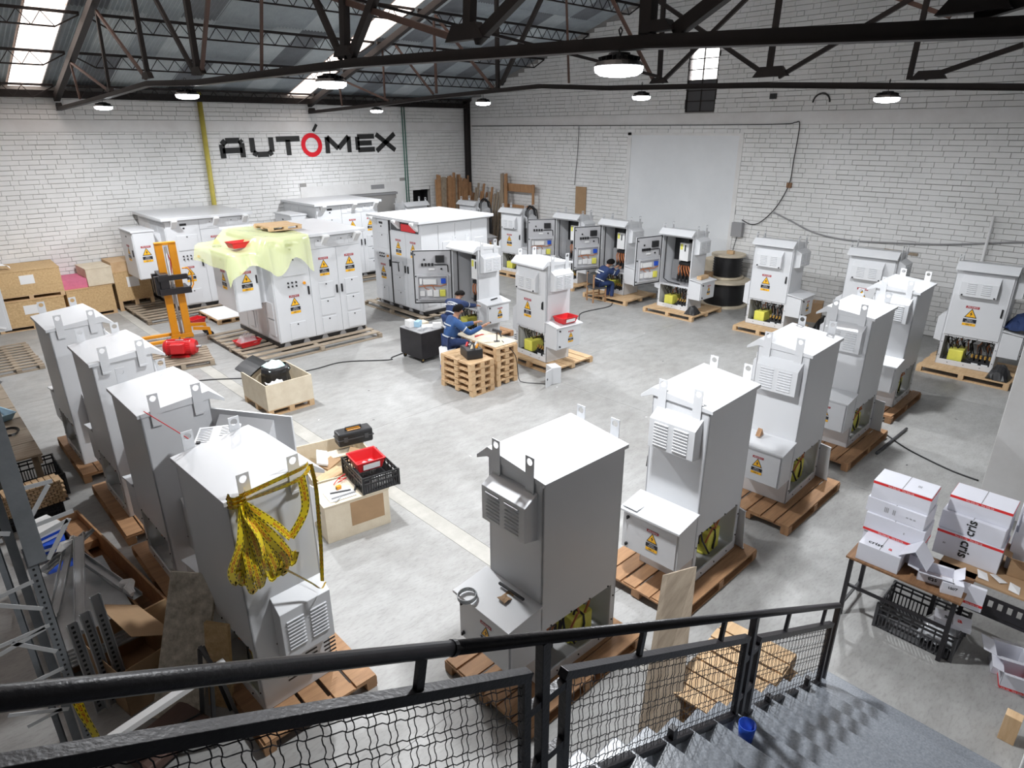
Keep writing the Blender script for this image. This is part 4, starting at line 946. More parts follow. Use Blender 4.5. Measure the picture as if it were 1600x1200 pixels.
def cable(name,label,pts,r=.012,mk='blk',cat='cable'):
    P=[Vector(p) for p in pts];out=[]
    for i in range(len(P)-1):
        p0=P[max(i-1,0)];p1=P[i];p2=P[i+1];p3=P[min(i+2,len(P)-1)]
        for k in range(6):
            t=k/6;out.append(.5*((2*p1)+(p2-p0)*t+(2*p0-5*p1+4*p2-p3)*t*t+(3*p1-p0-3*p2+p3)*t**3))
    out.append(P[-1]);mb=MB();mb.tube(out,r,6);o=mb.build(name,M[mk],None,smooth=True);return tag(o,label,cat)
cable('power_cable','black cable curving over the floor from the right row to the white front wall',[(11.81,2.89,.013),(11.5,2.5,.013),(11.3,2.1,.013),(11.15,1.7,.013),(11.1,1.36,.013)])
cable('power_cable','black cable from the black trolley across the floor to the left row',[(8.4,12.5,.013),(7.9,12.4,.013),(7.74,12.3,.013),(6.9,12.9,.013),(6.17,12.92,.013),(5.3,13.1,.013),(4.27,13.86,.013),(3.2,14.4,.013)])
cable('power_cable','thin black cable on the floor from the middle cabinet toward the man on the chair',[(11.4,10.6,.013),(12.2,10.9,.013),(13.4,11.4,.013),(14.15,11.9,.013),(15.24,11.8,.013),(15.7,12.0,.013)])
cable('power_cable','thin black cable hanging from the heat gun down to the floor',[(8.75,9.5,.9),(8.9,9.25,.6),(8.95,9.2,.1),(9.0,9.1,.013),(9.2,8.8,.013),(9.3,8.65,.013)],.008)
# small white enclosure on the floor
t=thing('small_enclosure','small white steel enclosure with its door ajar standing on the floor','enclosure',(9.5,8.72,0),rad(-20))
MB().box(-.1,-.14,0,.12,.14,.36).build('body',M['cab'],t,bev=.004);q=MB().box(-.25,-.01,0,0,.01,.36).build('door',M['cab'],t,bev=.003);q.location=(-.1,-.14,0);q.rotation_euler.z=.6;k=MB().box(-.22,-.02,.16,-.2,-.01,.2).build('lock',M['blk'],q)
# trays and tools on junction boxes
tray('red_tray','red plastic tray with small parts on the side box of the middle closed cabinet','tray',(10.3,9.12,1.075),rad(-5),.22,.17,.13,'red')
o=MB().box(-.2,-.07,0,.2,.07,.09).build('wood_block',M['pine'],None,loc=(16.35,9.38,1.08),rotz=0,bev=.004);tag(o,'short pine block lying on the side box of the open cabinet by the drum','block')
o=MB().bar((-.12,0,.012),(.12,.04,.012),.025).build('hand_tool',M['blk'],None,loc=(10.5,11.65,1.085));tag(o,'black hand tool on the side box of the open middle cabinet','tool')
o=MB().box(-.12,-.1,0,.12,.1,.006).build('metal_sheet',M['cab'],None,loc=(5.35,3.6,1.07));tag(o,'loose metal sheet on the side box of the second right cabinet','plate')
o=MB().prism([(-.06,0),(.06,0),(0,.1)],-.03,.03,'y').build('wood_wedge',M['pine2'],None,loc=(7.95,3.45,1.11));tag(o,'small wooden wedge on the side box of the third right cabinet','wedge')
# ---- bench stacks, people area
def smallpallets(n,x0,x1,y0,y1,lb,grp):
    for k in range(n):
        nm=['lowest','second','third','fourth','fifth','topmost'][k] if n==6 else ['lowest','second','third','fourth','topmost'][k]
        pallet(x0,x1,y0,y1,'x' if lb[0]=='f' else 'y',5,nm+' pallet of the '+lb,'pine',z1=.139,rz=R_.uniform(-.02,.02),base=.14*k,group=grp)
smallpallets(5,7.68,8.28,9.22,10.22,'front stack carrying the tool bag','small pallets of the front stack')
smallpallets(6,8.42,9.02,9.3,10.3,'second stack used as a bench','small pallets of the bench stack')
o=MB().box(-.32,-.75,0,.32,.55,.02).build('bench_board',M['ply'],None,loc=(8.75,10.1,.842));tag(o,'plywood board lying on the bench stack of pallets','board')
mb=MB();mb.cyl((0,0,0),(0,0,.2),.012);mb.bar((-.09,0,.26),(.1,0,.2),.06,.05);mb.bar((.05,0,.22),(.09,0,.1),.04,.03);mb.box(-.06,-.05,0,.06,.05,.01);o=mb.build('heat_gun',M['dk'],None,loc=(8.72,9.62,.862),rotz=-.6);tag(o,'dark heat gun on a stand at the near end of the bench stack','tool')
o=MB().bar((-.15,0,.01),(.1,.05,.01),.015).bar((-.1,.06,.01),(.12,.02,.01),.012).build('pliers',M['red'],None,loc=(8.72,10.15,.862));tag(o,'red handled pliers on the bench board','tool')
t=thing('tool_bag','black open tool bag full of tools on the front pallet stack','tool bag',(8.02,9.62,.70),rad(-20))
MB().box(-.17,-.22,0,.17,.22,.2).build('bag_body',M['blk'],t,bev=.02);mb=MB();mb.tube([(0,-.2,.2),(0,-.12,.29),(0,.12,.29),(0,.2,.2)],.014,6);mb.build('handle',M['blk'],t)
for k,(mk,x,y) in enumerate((('red',-.08,.1),('org',.06,-.1),('galv',.1,.05),('ply',-.05,-.12),('wht',.0,.14))): MB().bar((x,y,.18),(x+.05,y+.03,.27),.04,.03).build('tool',M[mk],t)
MB().box(.171,-.12,.05,.173,.02,.13).build('red_badge',M['red'],t)
t=thing('trolley','black steel trolley on castors with tools and papers on top','trolley',(8.5,11.95,0),rad(2))
MB().box(-.36,-.4,.1,.36,.4,.72).build('cabinet_body',M['stl'],t,bev=.01);MB().box(-.37,-.41,.72,.37,.41,.735).build('top',M['gry'],t)
for x in(-.3,.3):
    for y in(-.33,.33):
        w_=MB().cyl((x,y-.015,.045),(x,y+.015,.045),.045,n=12).build('castor',M['blk'],t);MB().box(x-.02,y-.025,.05,x+.02,y+.025,.1).build('fork',M['brass'],w_)
for k,(x,y,a,b,h,mk) in enumerate(((-.2,.2,.08,.1,.16,'wht'),(-.05,.1,.1,.06,.13,'bluel'),(.1,-.1,.12,.16,.03,'wht'),(.15,.2,.12,.1,.06,'ply'),(-.15,-.2,.07,.12,.05,'cfilm'),(.2,-.3,.1,.05,.12,'wht'))):
    o=MB().box(-a,-b,0,a,b,h).build('supply_box',M[mk] ,None,loc=(8.5+x,11.95+y,.735),rotz=k*.5,bev=.004);tag(o,('tall white packet at the back left','light blue packet','flat white packet in the middle','tan packet','clear packet','upright white packet at the front right')[k]+' on the black trolley','box','packets on the black trolley')
mb=MB();mb.lathe([(0,0),(.15,0),(.18,.64),(.001,.66)],n=18);o=mb.build('bucket',M['wht'],None,smooth=True,loc=(8.13,10.56,0));tag(o,'tall white bucket with a blue band that the man sits on','bucket')
mb=MB();mb.lathe([(.152,.12),(.16,.12),(.166,.26),(.158,.26)],n=18);b_=mb.build('blue_band',M['blu'],o)
# crate with rubbish
woodbox('plywood_crate','open plywood crate filled with rubbish bags, on a pallet, in the left centre',(4.78,11.65,0),rad(0),.46,.55,.5,'ply',foot=.13)
mb=MB();mb.lathe([(.0,0),(.24,0),(.27,.2),(.25,.42),(.27,.5),(.26,.56),(.22,.6),(.25,.55)],n=16);o=mb.build('rubbish_bag',M['blk'],None,smooth=False,loc=(4.82,11.75,.16))
for v in o.data.vertices: v.co.x+=R_.uniform(-.015,.015);v.co.y+=R_.uniform(-.015,.015)
tag(o,'upright black rubbish bag in the plywood crate','bag')
mb=MB();mb.sheet([[(-.2+.4*i/7,-.2+.4*j/7,.14*math.sin(PI*i/7)*math.sin(PI*j/7)+R_.uniform(-.03,.03)) for i in range(8)] for j in range(8)]);M['mint']=mat('mint_film',(.45,.8,.75),.3,0,0,9,col2=(.85,.9,.9));o=mb.build('plastic_film',M['mint'],None,loc=(4.82,11.75,.72));tag(o,'white and mint plastic film stuffed in the black bag','film')
mb=MB();mb.sheet([[(-.24+.48*i/5,-.2+.4*j/5,.03*math.sin(PI*i/5)) for i in range(6)] for j in range(6)]);o=mb.build('chair_cushion',M['blk'],None,sol=.04,loc=(4.55,12.2,.7));o.rotation_euler=(.25,-.3,.3);tag(o,'flat black seat cushion resting on the back edge of the plywood crate','cushion')
mb=MB();mb.sheet([[(-.15+.3*i/5,-.12+.24*j/5,.06+R_.uniform(-.03,.03)) for i in range(6)] for j in range(6)]);o=mb.build('paper_waste',M['wht'],None,sol=.004,loc=(4.6,11.3,.5));tag(o,'crumpled white waste paper in the front corner of the plywood crate','paper')
# crate 2 with tools (used as bench)
q=woodbox('plywood_crate','worn plywood crate used as a tool bench, beside the tape-hung cabinet',(3.62,6.98,0),rad(-9),.44,.30,.55,'ply',foot=0,open_=False)
MB().box(-.1,-.302,.15,.36,-.3,.5).build('brown_patch',M['card'],q)
woodbox('plywood_crate','long open plywood crate with cardboard and paper, behind the tool bench crate',(3.98,7.95,0),rad(-12),.5,.62,.52,'ply',foot=0)
for k,(x,y,rz,mk) in enumerate(((3.75,7.75,.3,'pine'),(3.95,8.05,.5,'card'),(4.15,8.15,-.2,'ply'),(3.85,8.15,1.1,'wht'),(4.2,7.85,.9,'card'))):
    o=MB().box(-.22,-.08,0,.22,.08,.03).build('offcut',M[mk],None,loc=(x,y,.36+.03*k),rotz=rz);o.rotation_euler.x=.3;tag(o,('pale pine','brown card','plywood','white paper','second brown card')[k]+' offcut piled in the long open crate','scrap','offcuts in the long open crate')
crate('plastic_crate','black perforated plastic crate on the corner of the tool bench crate',(3.97,6.98,.555),rad(-9),.25,.36,.24)
tray('red_tray','red plastic tray with a white label nested in the black crate','tray',(4.0,7.12,.69),rad(-9),.2,.2,.15,'red')
for k in range(6):
    o=MB().box(-.04,-.025,0,.04,.025,.03).build('small_part',M['galv'],None,loc=(3.93+.03*k,7.05+.04*(k%3),.705),rotz=k);tag(o,'small metal part in the red tray of the black crate','part','metal parts in the red tray')
for k in range(10):
    o=MB().cyl((0,0,0),(0,0,.15),.01,n=6).build('rod',M['wht'],None,loc=(3.8+.035*k,6.70,.57));tag(o,'white rod standing in the black crate','rod','rods standing in the black crate')
o=MB().box(-.18,-.14,0,.18,.14,.004).build('paper_sheet',M['wht'],None,loc=(3.45,6.9,.556),rotz=-.15);tag(o,'white sheet of paper on the tool bench crate','paper')
t=thing('tape_measure','green and orange tape measure on the paper sheet','tape measure',(3.5,7.02,.561));MB().box(-.035,-.025,0,.035,.025,.05).build('case',M['org'],t,bev=.01);MB().box(-.037,-.012,.01,.037,.012,.035).build('grip',M['green'],t)
for k,(a,b,mk) in enumerate((((3.3,6.85,.57),(3.62,6.8,.57),'gry'),((3.35,6.98,.57),(3.6,6.88,.57),'dk'),((3.62,6.82,.57),(3.72,6.95,.57),'blk'),((3.3,6.75,.57),(3.4,6.8,.57),'galv'))):
    o=MB().bar(a,b,.02,.015).build('hand_tool',M[mk]);tag(o,'slim hand tool lying on the tool bench crate','tool','hand tools on the tool bench crate')
cable('cable_loop','dark red cable loops between the paper and the black crate',[(3.5,7.15,.57),(3.6,7.2,.6),(3.68,7.15,.66),(3.62,7.22,.58),(3.72,7.2,.57),(3.55,7.12,.6)],.007,'red')
t=thing('tool_case','black plastic tool case with an orange handle ring, on the long open crate','tool case',(4.42,8.17,.53),rad(-12))
MB().box(-.27,-.12,0,.27,.12,.22).build('case_body',M['blk'],t,bev=.03);MB().box(-.28,-.125,.105,.28,.125,.12).build('seam',M['dk'],t);mb=MB();mb.tube([(-.12,0,.21),(-.12,0,.26),(.12,0,.26),(.12,0,.21)],.014,6);mb.build('handle',M['blk'],t);mb=MB();mb.tube([(-.1,-.03,.222),(.1,-.03,.222),(.1,.03,.222),(-.1,.03,.222)],.01,5,closed=True);mb.build('handle_ring',M['org'],t)
for x in(-.16,.16): MB().box(x-.03,-.132,.08,x+.03,-.12,.15).build('latch',M['dk'],t)
# ---- yellow plastic sheet over the front enclosure
def grid(nm,rows,mk,label,cat,sol=.0):
    mb=MB();mb.sheet(rows);o=mb.build(nm,M[mk],None,smooth=True,sol=sol);tag(o,label,cat);return o
rn=random.Random(5)
def H_(x,y):
    # drape height over roof (x 6.03..8.65,y 14.3..17.1,z 2.735) and annex roof (x5.35..5.97,y14.67..15.9,z 2.44)
    if 6.0<=x and y>=14.28: return 2.755
    if 5.33<=x<6.0 and y>=14.6: return 2.47+ .27*max(0,(x-5.75)/.25)
    return None
rows=[];nx,ny=26,24
for j in range(ny):
    r=[]
    for i in range(nx):
        u,v=i/(nx-1),j/(ny-1)
        x=5.05+2.05*u;y=16.6-2.9*v
        z=H_(x,y)
        if z is None:
            xx=max(x,5.33) if x<5.33 else x
            dx=max(0,5.33-x);yl=14.28 if x>=6 else 14.6;dy=max(0,yl-y)
            base=2.755 if x>=6 else (2.47 if x>5.3 else 2.47)
            z=base-1.3*dx-dy*((1.15 if x>=6 else .45)*(1+.3*math.sin(x*7+2)))
            x=max(x,5.33-dx*.3-.03);y=max(y,yl-.04-.12*dy-.05*math.sin(x*14))
        r.append((x,y,z+rn.uniform(-.006,.01)+.015*math.sin(x*9+y*5)))
    rows.append(r)
grid('plastic_sheet',rows,'yfilm','pale yellow translucent plastic sheet draped over the front enclosure and its side box','sheet')
tray('red_tray','red plastic tray on the yellow plastic over the side box of the draped enclosure','tray',(5.72,14.95,2.53),rad(5),.24,.17,.13,'red',card=False)
pallet(6.5,7.3,15.0,15.9,'x',4,'small pale pallet frame lying on the roof of the draped enclosure','pine',z1=.1,base=2.79,group='pallet on a roof')
tray('red_tray','dark red tray with a clear bag on the pallet left of the draped enclosure','tray',(5.68,15.25,.15),.1,.27,.2,.13,'red',card=False)
mb=MB();mb.sheet([[(-.22+.44*i/9,-.18+.36*j/9,.22*(math.sin(PI*i/9)*math.sin(PI*j/9))**.6+R_.uniform(-.02,.02)) for i in range(10)] for j in range(10)]);o=mb.build('plastic_bag',M['cfilm'],None,loc=(5.68,15.25,.24));tag(o,'clear plastic bag bulging out of the dark red tray','bag')
tray('red_tray','small red tray on the floor right of the orange stacker','tray',(5.6,18.6,0),.3,.22,.18,.16,'red',card=False)
pallet(6.0,6.85,18.0,19.5,'x',6,'short pallet covered by a white board between the two left enclosures','pine',z1=.13,group='pallet with white board')
o=MB().box(-.4,-.72,0,.4,.72,.015).build('white_board',M['wht'],None,loc=(6.42,18.75,.131));tag(o,'white board lying on the short pallet between the enclosures','board')
# ---- orange stacker
t=thing('hand_stacker','orange hydraulic hand stacker with black fork carriage','stacker',(4.85,17.35,0),rad(-8))
for x in(-.15,.15): MB().box(x-.085,-.06,.05,x+.085,.06,2.45).build('mast_column',M['org'],t,bev=.006)
MB().box(-.235,-.06,2.4,.235,.06,2.47).build('mast_head',M['org'],t,bev=.006);MB().box(-.24,-.07,.05,.24,.07,.16).build('mast_foot',M['org'],t,bev=.006)
for x in(-.2,.2): MB().box(x-.06,-.05,.03,x+.06,.05,.12).build('base_block',M['org'],t)
for y,nm in((-.3,1),(.3,1)):
    l=MB().box(-1.05,y-.045,.06,.0,y+.045,.13).build('leg',M['org'],t,bev=.005);MB().cyl((-.98,y-.04,.045),(-.98,y+.04,.045),.045,n=12).build('roller',M['blk'],l)
MB().box(-.34,-.36,1.3,.34,.34,1.36).build('carriage_bar',M['stl'],t);MB().box(-.30,-.34,1.36,-.1,.34,1.75).build('carriage_plate',M['stl'],t,bev=.01);MB().box(-.34,-.38,1.60,.32,-.30,1.72).build('carriage_bar',M['stl'],t);MB().box(-.34,-.38,1.25,.36,-.28,1.4).build('carriage_bar',M['stl'],t)
for y in(-.2,.2): MB().box(-.4,y-.06,1.25,-.28,y+.06,1.7).build('fork_heel',M['stl'],t)
mb=MB();mb.tube([(0,0,.1),(0,0,2.35)],.03,10);mb.build('lift_cylinder',M['galv'],t,smooth=True);mb=MB();mb.tube([(.03,0,1.7),(.06,.0,2.0),(.0,0,2.3)],.012,6);mb.build('chain',M['red'],t)
mb=MB();mb.tube([(.3,.1,1.2),(.42,.12,1.22),(.5,.12,1.35),(.5,.12,1.65),(.42,.12,1.78),(.3,.1,1.78)],.018,8);mb.build('push_handle',M['org'],t,smooth=True);mb=MB();mb.tube([(.3,0,1.3),(.42,0,1.35),(.44,0,1.5),(.36,0,1.6)],.016,6);mb.build('hose',M['blk'],t,smooth=True)
for y in(-.25,.25):
    w_=MB().cyl((.62,y-.02,.09),(.62,y+.02,.09),.09,n=16).build('castor',M['blk'],t);MB().bar((.25,y*.8,.3),(.6,y,.25),.06,.08).build('outrigger',M['org'],t);MB().bar((.6,y,.28),(.62,y,.09),.05,.07).build('castor_fork',M['org'],w_)
# ---- red motor on pallet
pallet(3.55,4.85,14.9,16.2,'x',7,'worn pallet under the red motor','oldw',z1=.13,rz=-.2,group='pallet of the motor',gap=.2)
t=thing('electric_motor','large red electric motor on a worn pallet behind the left row','motor',(4.28,15.55,.131),rad(-35));t.scale=(.72,.72,.72)
mb=MB();mb.cyl((-.42,0,.3),(.34,0,.3),.25,n=24);mb.build('housing',M['red'],t,smooth=False);mb=MB();mb.cyl((-.5,0,.3),(-.40,0,.3),.2,.27,n=24);mb.cyl((.34,0,.3),(.46,0,.3),.27,.2,n=24);mb.build('end_bells',M['red'],t)
MB().box(-.2,-.43,.2,.2,-.2,.5).build('terminal_box',M['red'],t,bev=.01);mb=MB();mb.cyl((.46,0,.3),(.6,0,.3),.04,n=12);mb.build('shaft',M['galv'],t)
mb=MB()
for i in range(14):
    a=PI*i/13;mb.bar((-.36,.25*math.cos(a),.3+.25*math.sin(a)),(.3,.25*math.cos(a),.3+.25*math.sin(a)),.012,.03)
mb.build('cooling_fins',M['red'],t);MB().box(-.3,-.2,0,.25,.2,.06).build('foot',M['red'],t);MB().box(-.12,-.1,.55,.12,-.02,.56).build('name_plate',M['galv'],t);mb=MB();mb.tube([(0,.04,.55),(0,.04,.62),(0,-.04,.62),(0,-.04,.55)],.012,5);mb.build('lifting_eye',M['dk'],t)
# ---- wooden crates by the left wall
woodbox('wooden_crate','large strand board crate by the left wall, lower one of the pair',(2.35,21.76,0),rad(-3),.78,.7,.68,'osb',open_=False,sheet=1,mk2='pine')
woodbox('wooden_crate','large strand board crate by the left wall, upper one of the pair',(2.42,21.76,.802),rad(-2),.76,.68,.66,'osb',open_=False,sheet=1,mk2='pine')
mb=MB();mb.sheet([[(-.2+.4*i/6,-.12+.24*j/6,.08*math.sin(PI*i/6)+R_.uniform(-.03,.03)) for i in range(7)] for j in range(7)]);o=mb.build('plastic_wrap',M['wht'],None,loc=(1.95,21.5,1.64));tag(o,'crumpled white plastic wrap on the large upper crate','wrap')
woodbox('wooden_crate','strand board crate in the middle by the left wall, below the pale one',(3.78,21.95,0),rad(2),.58,.55,.72,'osb',open_=False,mk2='pine')
o=MB().box(-.3,-.5,0,.3,.5,.25).build('foam_block',M['pink'],None,loc=(3.5,22.0,.842));tag(o,'pink foam block between the crates','foam')
woodbox('wooden_crate','pale plywood crate standing on the middle strand board crate',(4.12,21.95,.842),rad(2),.33,.5,.5,'ply',foot=.02,open_=False,mk2='pine')
woodbox('wooden_crate','strand board crate at the right, half behind the left rear enclosure',(4.95,22.0,0),rad(1),.48,.5,.85,'osb',foot=.3,open_=False,sheet=1,mk2='pine')
o=MB().box(-.5,-.5,0,.5,.5,.28).build('wooden_box',M['pine'],None,loc=(4.98,22.02,1.152));tag(o,'flat wooden box on the right strand board crate','box')
pallet(.9,1.85,17.2,19.6,'x',10,'slatted pallet on the floor at the left edge behind the left row','oldw',z1=.1,group='pallet at the left edge',gap=.3)
# ---- grey enclosure at far left edge
t=thing('wall_enclosure','grey enclosure cut by the left picture edge in front of the strand board crates','enclosure',(.85,17.6,0))
MB().box(-.7,-.5,1.0,.6,.5,2.2).build('body',M['cab'],t,bev=.005);MB().box(-.75,-.55,2.2,.65,.55,2.24).build('roof',M['cab'],t);MB().box(-.6,-.4,0,-.2,.4,1.0).build('stand',M['cab'],t);MB().box(-.6,-.515,1.05,.55,-.5,2.15).build('door',M['cab'],t,bev=.003)
mb=MB();mb.bar((.35,-.52,1.12),(.5,-.53,1.06),.03,.03);mb.bar((.1,-.52,1.2),(.25,-.53,1.13),.03,.03);mb.build('label_tape',M['wht'],t)
# ---- cable drums
def drum(label,loc,r,h):
    t=thing('cable_drum',label,'drum',loc,0,'stacked wooden cable drums');mb=MB();n=28
    for z in(0,h-.06): MB().cyl((0,0,z),(0,0,z+.06),r,n=n).build('flange',M['ply'],t,bev=.004)
    mb=MB();mb.lathe([(r*.8+(.03 if i%2 else 0),.06+(h-.12)*i/16) for i in range(17)],n=28);mb.build('wound_cable',M['blk'],t,smooth=True);mb=MB();mb.cyl((0,0,h-.06),(0,0,h+.005),.06,n=12);mb.build('hub',M['dk'],t);return t
drum('wooden cable drum with black cable, the lower larger one by the wall',(18.12,9.62,0),.72,.78)
drum('wooden cable drum with black cable, the upper one by the wall',(18.28,9.7,.79),.5,.72)
carton('carton','small brown cardboard box on the lower cable drum',(17.62,9.95,.79),.3,.13,.13,.22,'card')
o=MB().box(-.06,-.1,0,.06,.1,.1).build('wood_offcut',M['pine'],None,loc=(18.2,9.6,1.52));tag(o,'wood offcut lying on the upper cable drum','block')
mb=MB();mb.prism([(10.3,0),(11.3,0),(11.0,.1),(10.6,1.25),(10.3,1.35)],18.55,18.6,'x');o=mb.build('plywood_gusset',M['ply']);tag(o,'triangular plywood sheet leaning on the wall behind the open cabinet','board')
ORD=['first','second','third','fourth','fifth','sixth','seventh','eighth','ninth','tenth','eleventh','twelfth','thirteenth','fourteenth','fifteenth','sixteenth','seventeenth','eighteenth','nineteenth','twentieth']
# ---- timber in the corner
rn=random.Random(11)
for i in range(20):
    x=16.85+i*.095;top=3.1+rn.uniform(-.2,.25);h=.045+rn.random()*.03
    b0=Vector((x-.55+rn.uniform(-.1,.1),21.55+rn.uniform(-.1,.1),0));tp=Vector((x,22.2,top))
    o=MB().bar(b0,tp,.1 if i%3 else .06,h,up=(0,1,0)).build('timber_plank',M[rn.choice(('pine2','oldw','brw','brw','pine2'))]);tag(o,'long timber plank leaning in the far corner, '+ORD[i]+' from the left','plank','timber planks leaning in the far corner')
for i in range(12):
    y=22.0-i*.17;top=2.5+rn.random()*.5
    o=MB().bar((18.0+rn.uniform(-.1,.1),y-.15,0),(18.55,y,top),.09,.045,up=(1,0,0)).build('timber_plank',M[rn.choice(('pine2','oldw','brw'))]);tag(o,'shorter timber plank leaning on the right wall, '+ORD[i]+' from the corner','plank','shorter planks leaning on the right wall')
for i,(y0,y1) in enumerate(((19.2,20.0),(19.0,19.78))):
    o=MB().bar((17.75,y0-1.0 if 0 else y0,0),(18.6,y1+.1,3.35),.16,.05,up=(1,0,0)).build('timber_plank',M['pine2' if i else 'oldw']);tag(o,('long timber board leaning in front of the slatted frame, '+('right one' if i else 'left one')),'plank')
t=thing('slatted_frame','slatted wooden frame of wide boards leaning on the right wall','frame',(18.6,19.2,0))
for z0,z1 in((2.7,3.0),(1.9,2.2),(1.45,1.85),(.6,.9)): MB().box(-.03,-.95,z0,.01,.75,z1).build('board',M['pine2'],t)
for y in(-.92,.72): MB().box(-.08,y-.05,.1,-.03,y+.05,3.02).build('post',M['pine2'],t)
o=MB().box(-.012,-.25,0,.012,.25,3.05).build('tall_board',M['card'],None,loc=(18.85,16.12,0));tag(o,'tall narrow tan board standing against the right wall','board')
# ---- wall cables and boxes
cable('wall_cable','thin black cable along the right wall beam and down to the grey box',[(18.83,22.2,5.14),(18.83,18,5.13),(18.83,14.2,5.12),(18.83,10.5,5.12),(18.83,8.8,5.13),(18.83,8.5,5.17),(18.83,8.37,5.1),(18.83,8.39,4.2),(18.83,8.42,3.55),(18.83,8.7,2.9),(18.83,9.1,2.45),(18.83,9.4,2.35),(18.83,9.7,2.45)],.013)
cable('wall_cable','dark cable sagging across the right wall from the junction to the right edge',[(18.83,8.75,2.75),(18.83,8.2,2.55),(18.83,7.5,2.3),(18.83,6.6,2.2),(18.83,5.5,2.25),(18.83,4.3,2.35),(18.83,3.0,2.55),(18.83,2.2,2.65)],.02,'gry')
cable('wall_cable','vertical thin cable left of the tall narrow board on the right wall',[(18.83,16.3,5.1),(18.83,16.33,4.2),(18.83,16.4,3.4),(18.83,16.42,3.1)],.01)
o=MB().box(-.05,-.07,0,.0,.07,.14).build('socket_box',M['brw'],None,loc=(18.87,8.42,3.45),bev=.004);tag(o,'small dark socket box on the right wall cable','socket')
t=thing('electric_box','grey electric box on the right wall with a hanging cable','electric box',(18.8,9.78,1.95));MB().box(-.1,-.17,0,.05,.17,.42).build('box_body',M['gry'],t,bev=.006);mb=MB();mb.tube([(0,0,0),(-.02,.05,-.3),(0,.1,-.6)],.012,6);mb.build('hanging_cable',M['blk'],t)
o=MB().cyl((18.75,3.45,0),(18.75,3.45,3.1),.035,n=10).build('wall_pipe',M['wht'],None,smooth=True);tag(o,'thin white vertical pipe on the right wall near the right picture edge','pipe')
# low clutter between right wall cabinets
carton('carton','brown cardboard box on the floor by the right wall behind the row',(18.2,6.9,0),.3,.2,.2,.55,'card')
mb=MB();mb.sheet([[(-.35+.7*i/9,-.3+.6*j/9,.3*(math.sin(PI*i/9)*math.sin(PI*j/9))**.7+R_.uniform(-.03,.03)) for i in range(10)] for j in range(10)]);o=mb.build('dark_cloth',M['navy'],None,loc=(16.62,2.05,1.16));tag(o,'dark cloth heaped on the side box of the cabinet at the right edge','cloth')
for (x,y,s,lb) in ((16.1,2.15,.5,'black rubbish heap at the foot of the far right cabinet'),(15.95,9.35,.4,'black bundle at the foot of the open cabinet by the drum'),(17.6,6.35,.6,'dark bundle on the floor behind the closed cabinet')):
    mb=MB();mb.sheet([[(-.25*s*2+.5*s*2*i/7,-.2*s*2+.4*s*2*j/7,.3*s*2*(math.sin(PI*i/7)*math.sin(PI*j/7))**.7+R_.uniform(-.03,.03)) for i in range(8)] for j in range(8)]);o=mb.build('rubbish_bundle',M['blk'],None,loc=(x,y,.15 if x<16.5 else 0));tag(o,lb,'bundle')

o=MB().box(-.06,-.09,0,0,.09,.14).build('junction_box',M['blk'],None,loc=(18.875,9.24,5.78));tag(o,'small black box high on the right wall below the truss','box')
mb=MB();mb.tube([(0,.22*math.cos(a),.22*math.sin(a)) for a in [PI*i/10 for i in range(11)]],.022,6);o=mb.build('cable_arch',M['blk'],None,loc=(18.86,7.9,5.66));tag(o,'short black arched cable high on the right wall','cable')
o=MB().box(-.03,-.4,0,0,.4,.07).build('wall_ledge',M['oldw'],None,loc=(18.87,5.25,2.0),bev=.004);o.rotation_euler.x=.04;tag(o,'worn brown ledge strip on the right wall between two cabinets','ledge')
mb=MB();mb.lathe([(0,0),(.12,0),(.12,.22),(.1,.24),(0,.24)],n=16);o=mb.build('paint_can',M['brw'],None,loc=(16.45,1.55,0));tag(o,'small can with a yellow band at the foot of the far right cabinet','can')
mb=MB();mb.lathe([(.122,.1),(.122,.2)],n=16);mb.build('yellow_band',M['yel'],o,sol=.003)
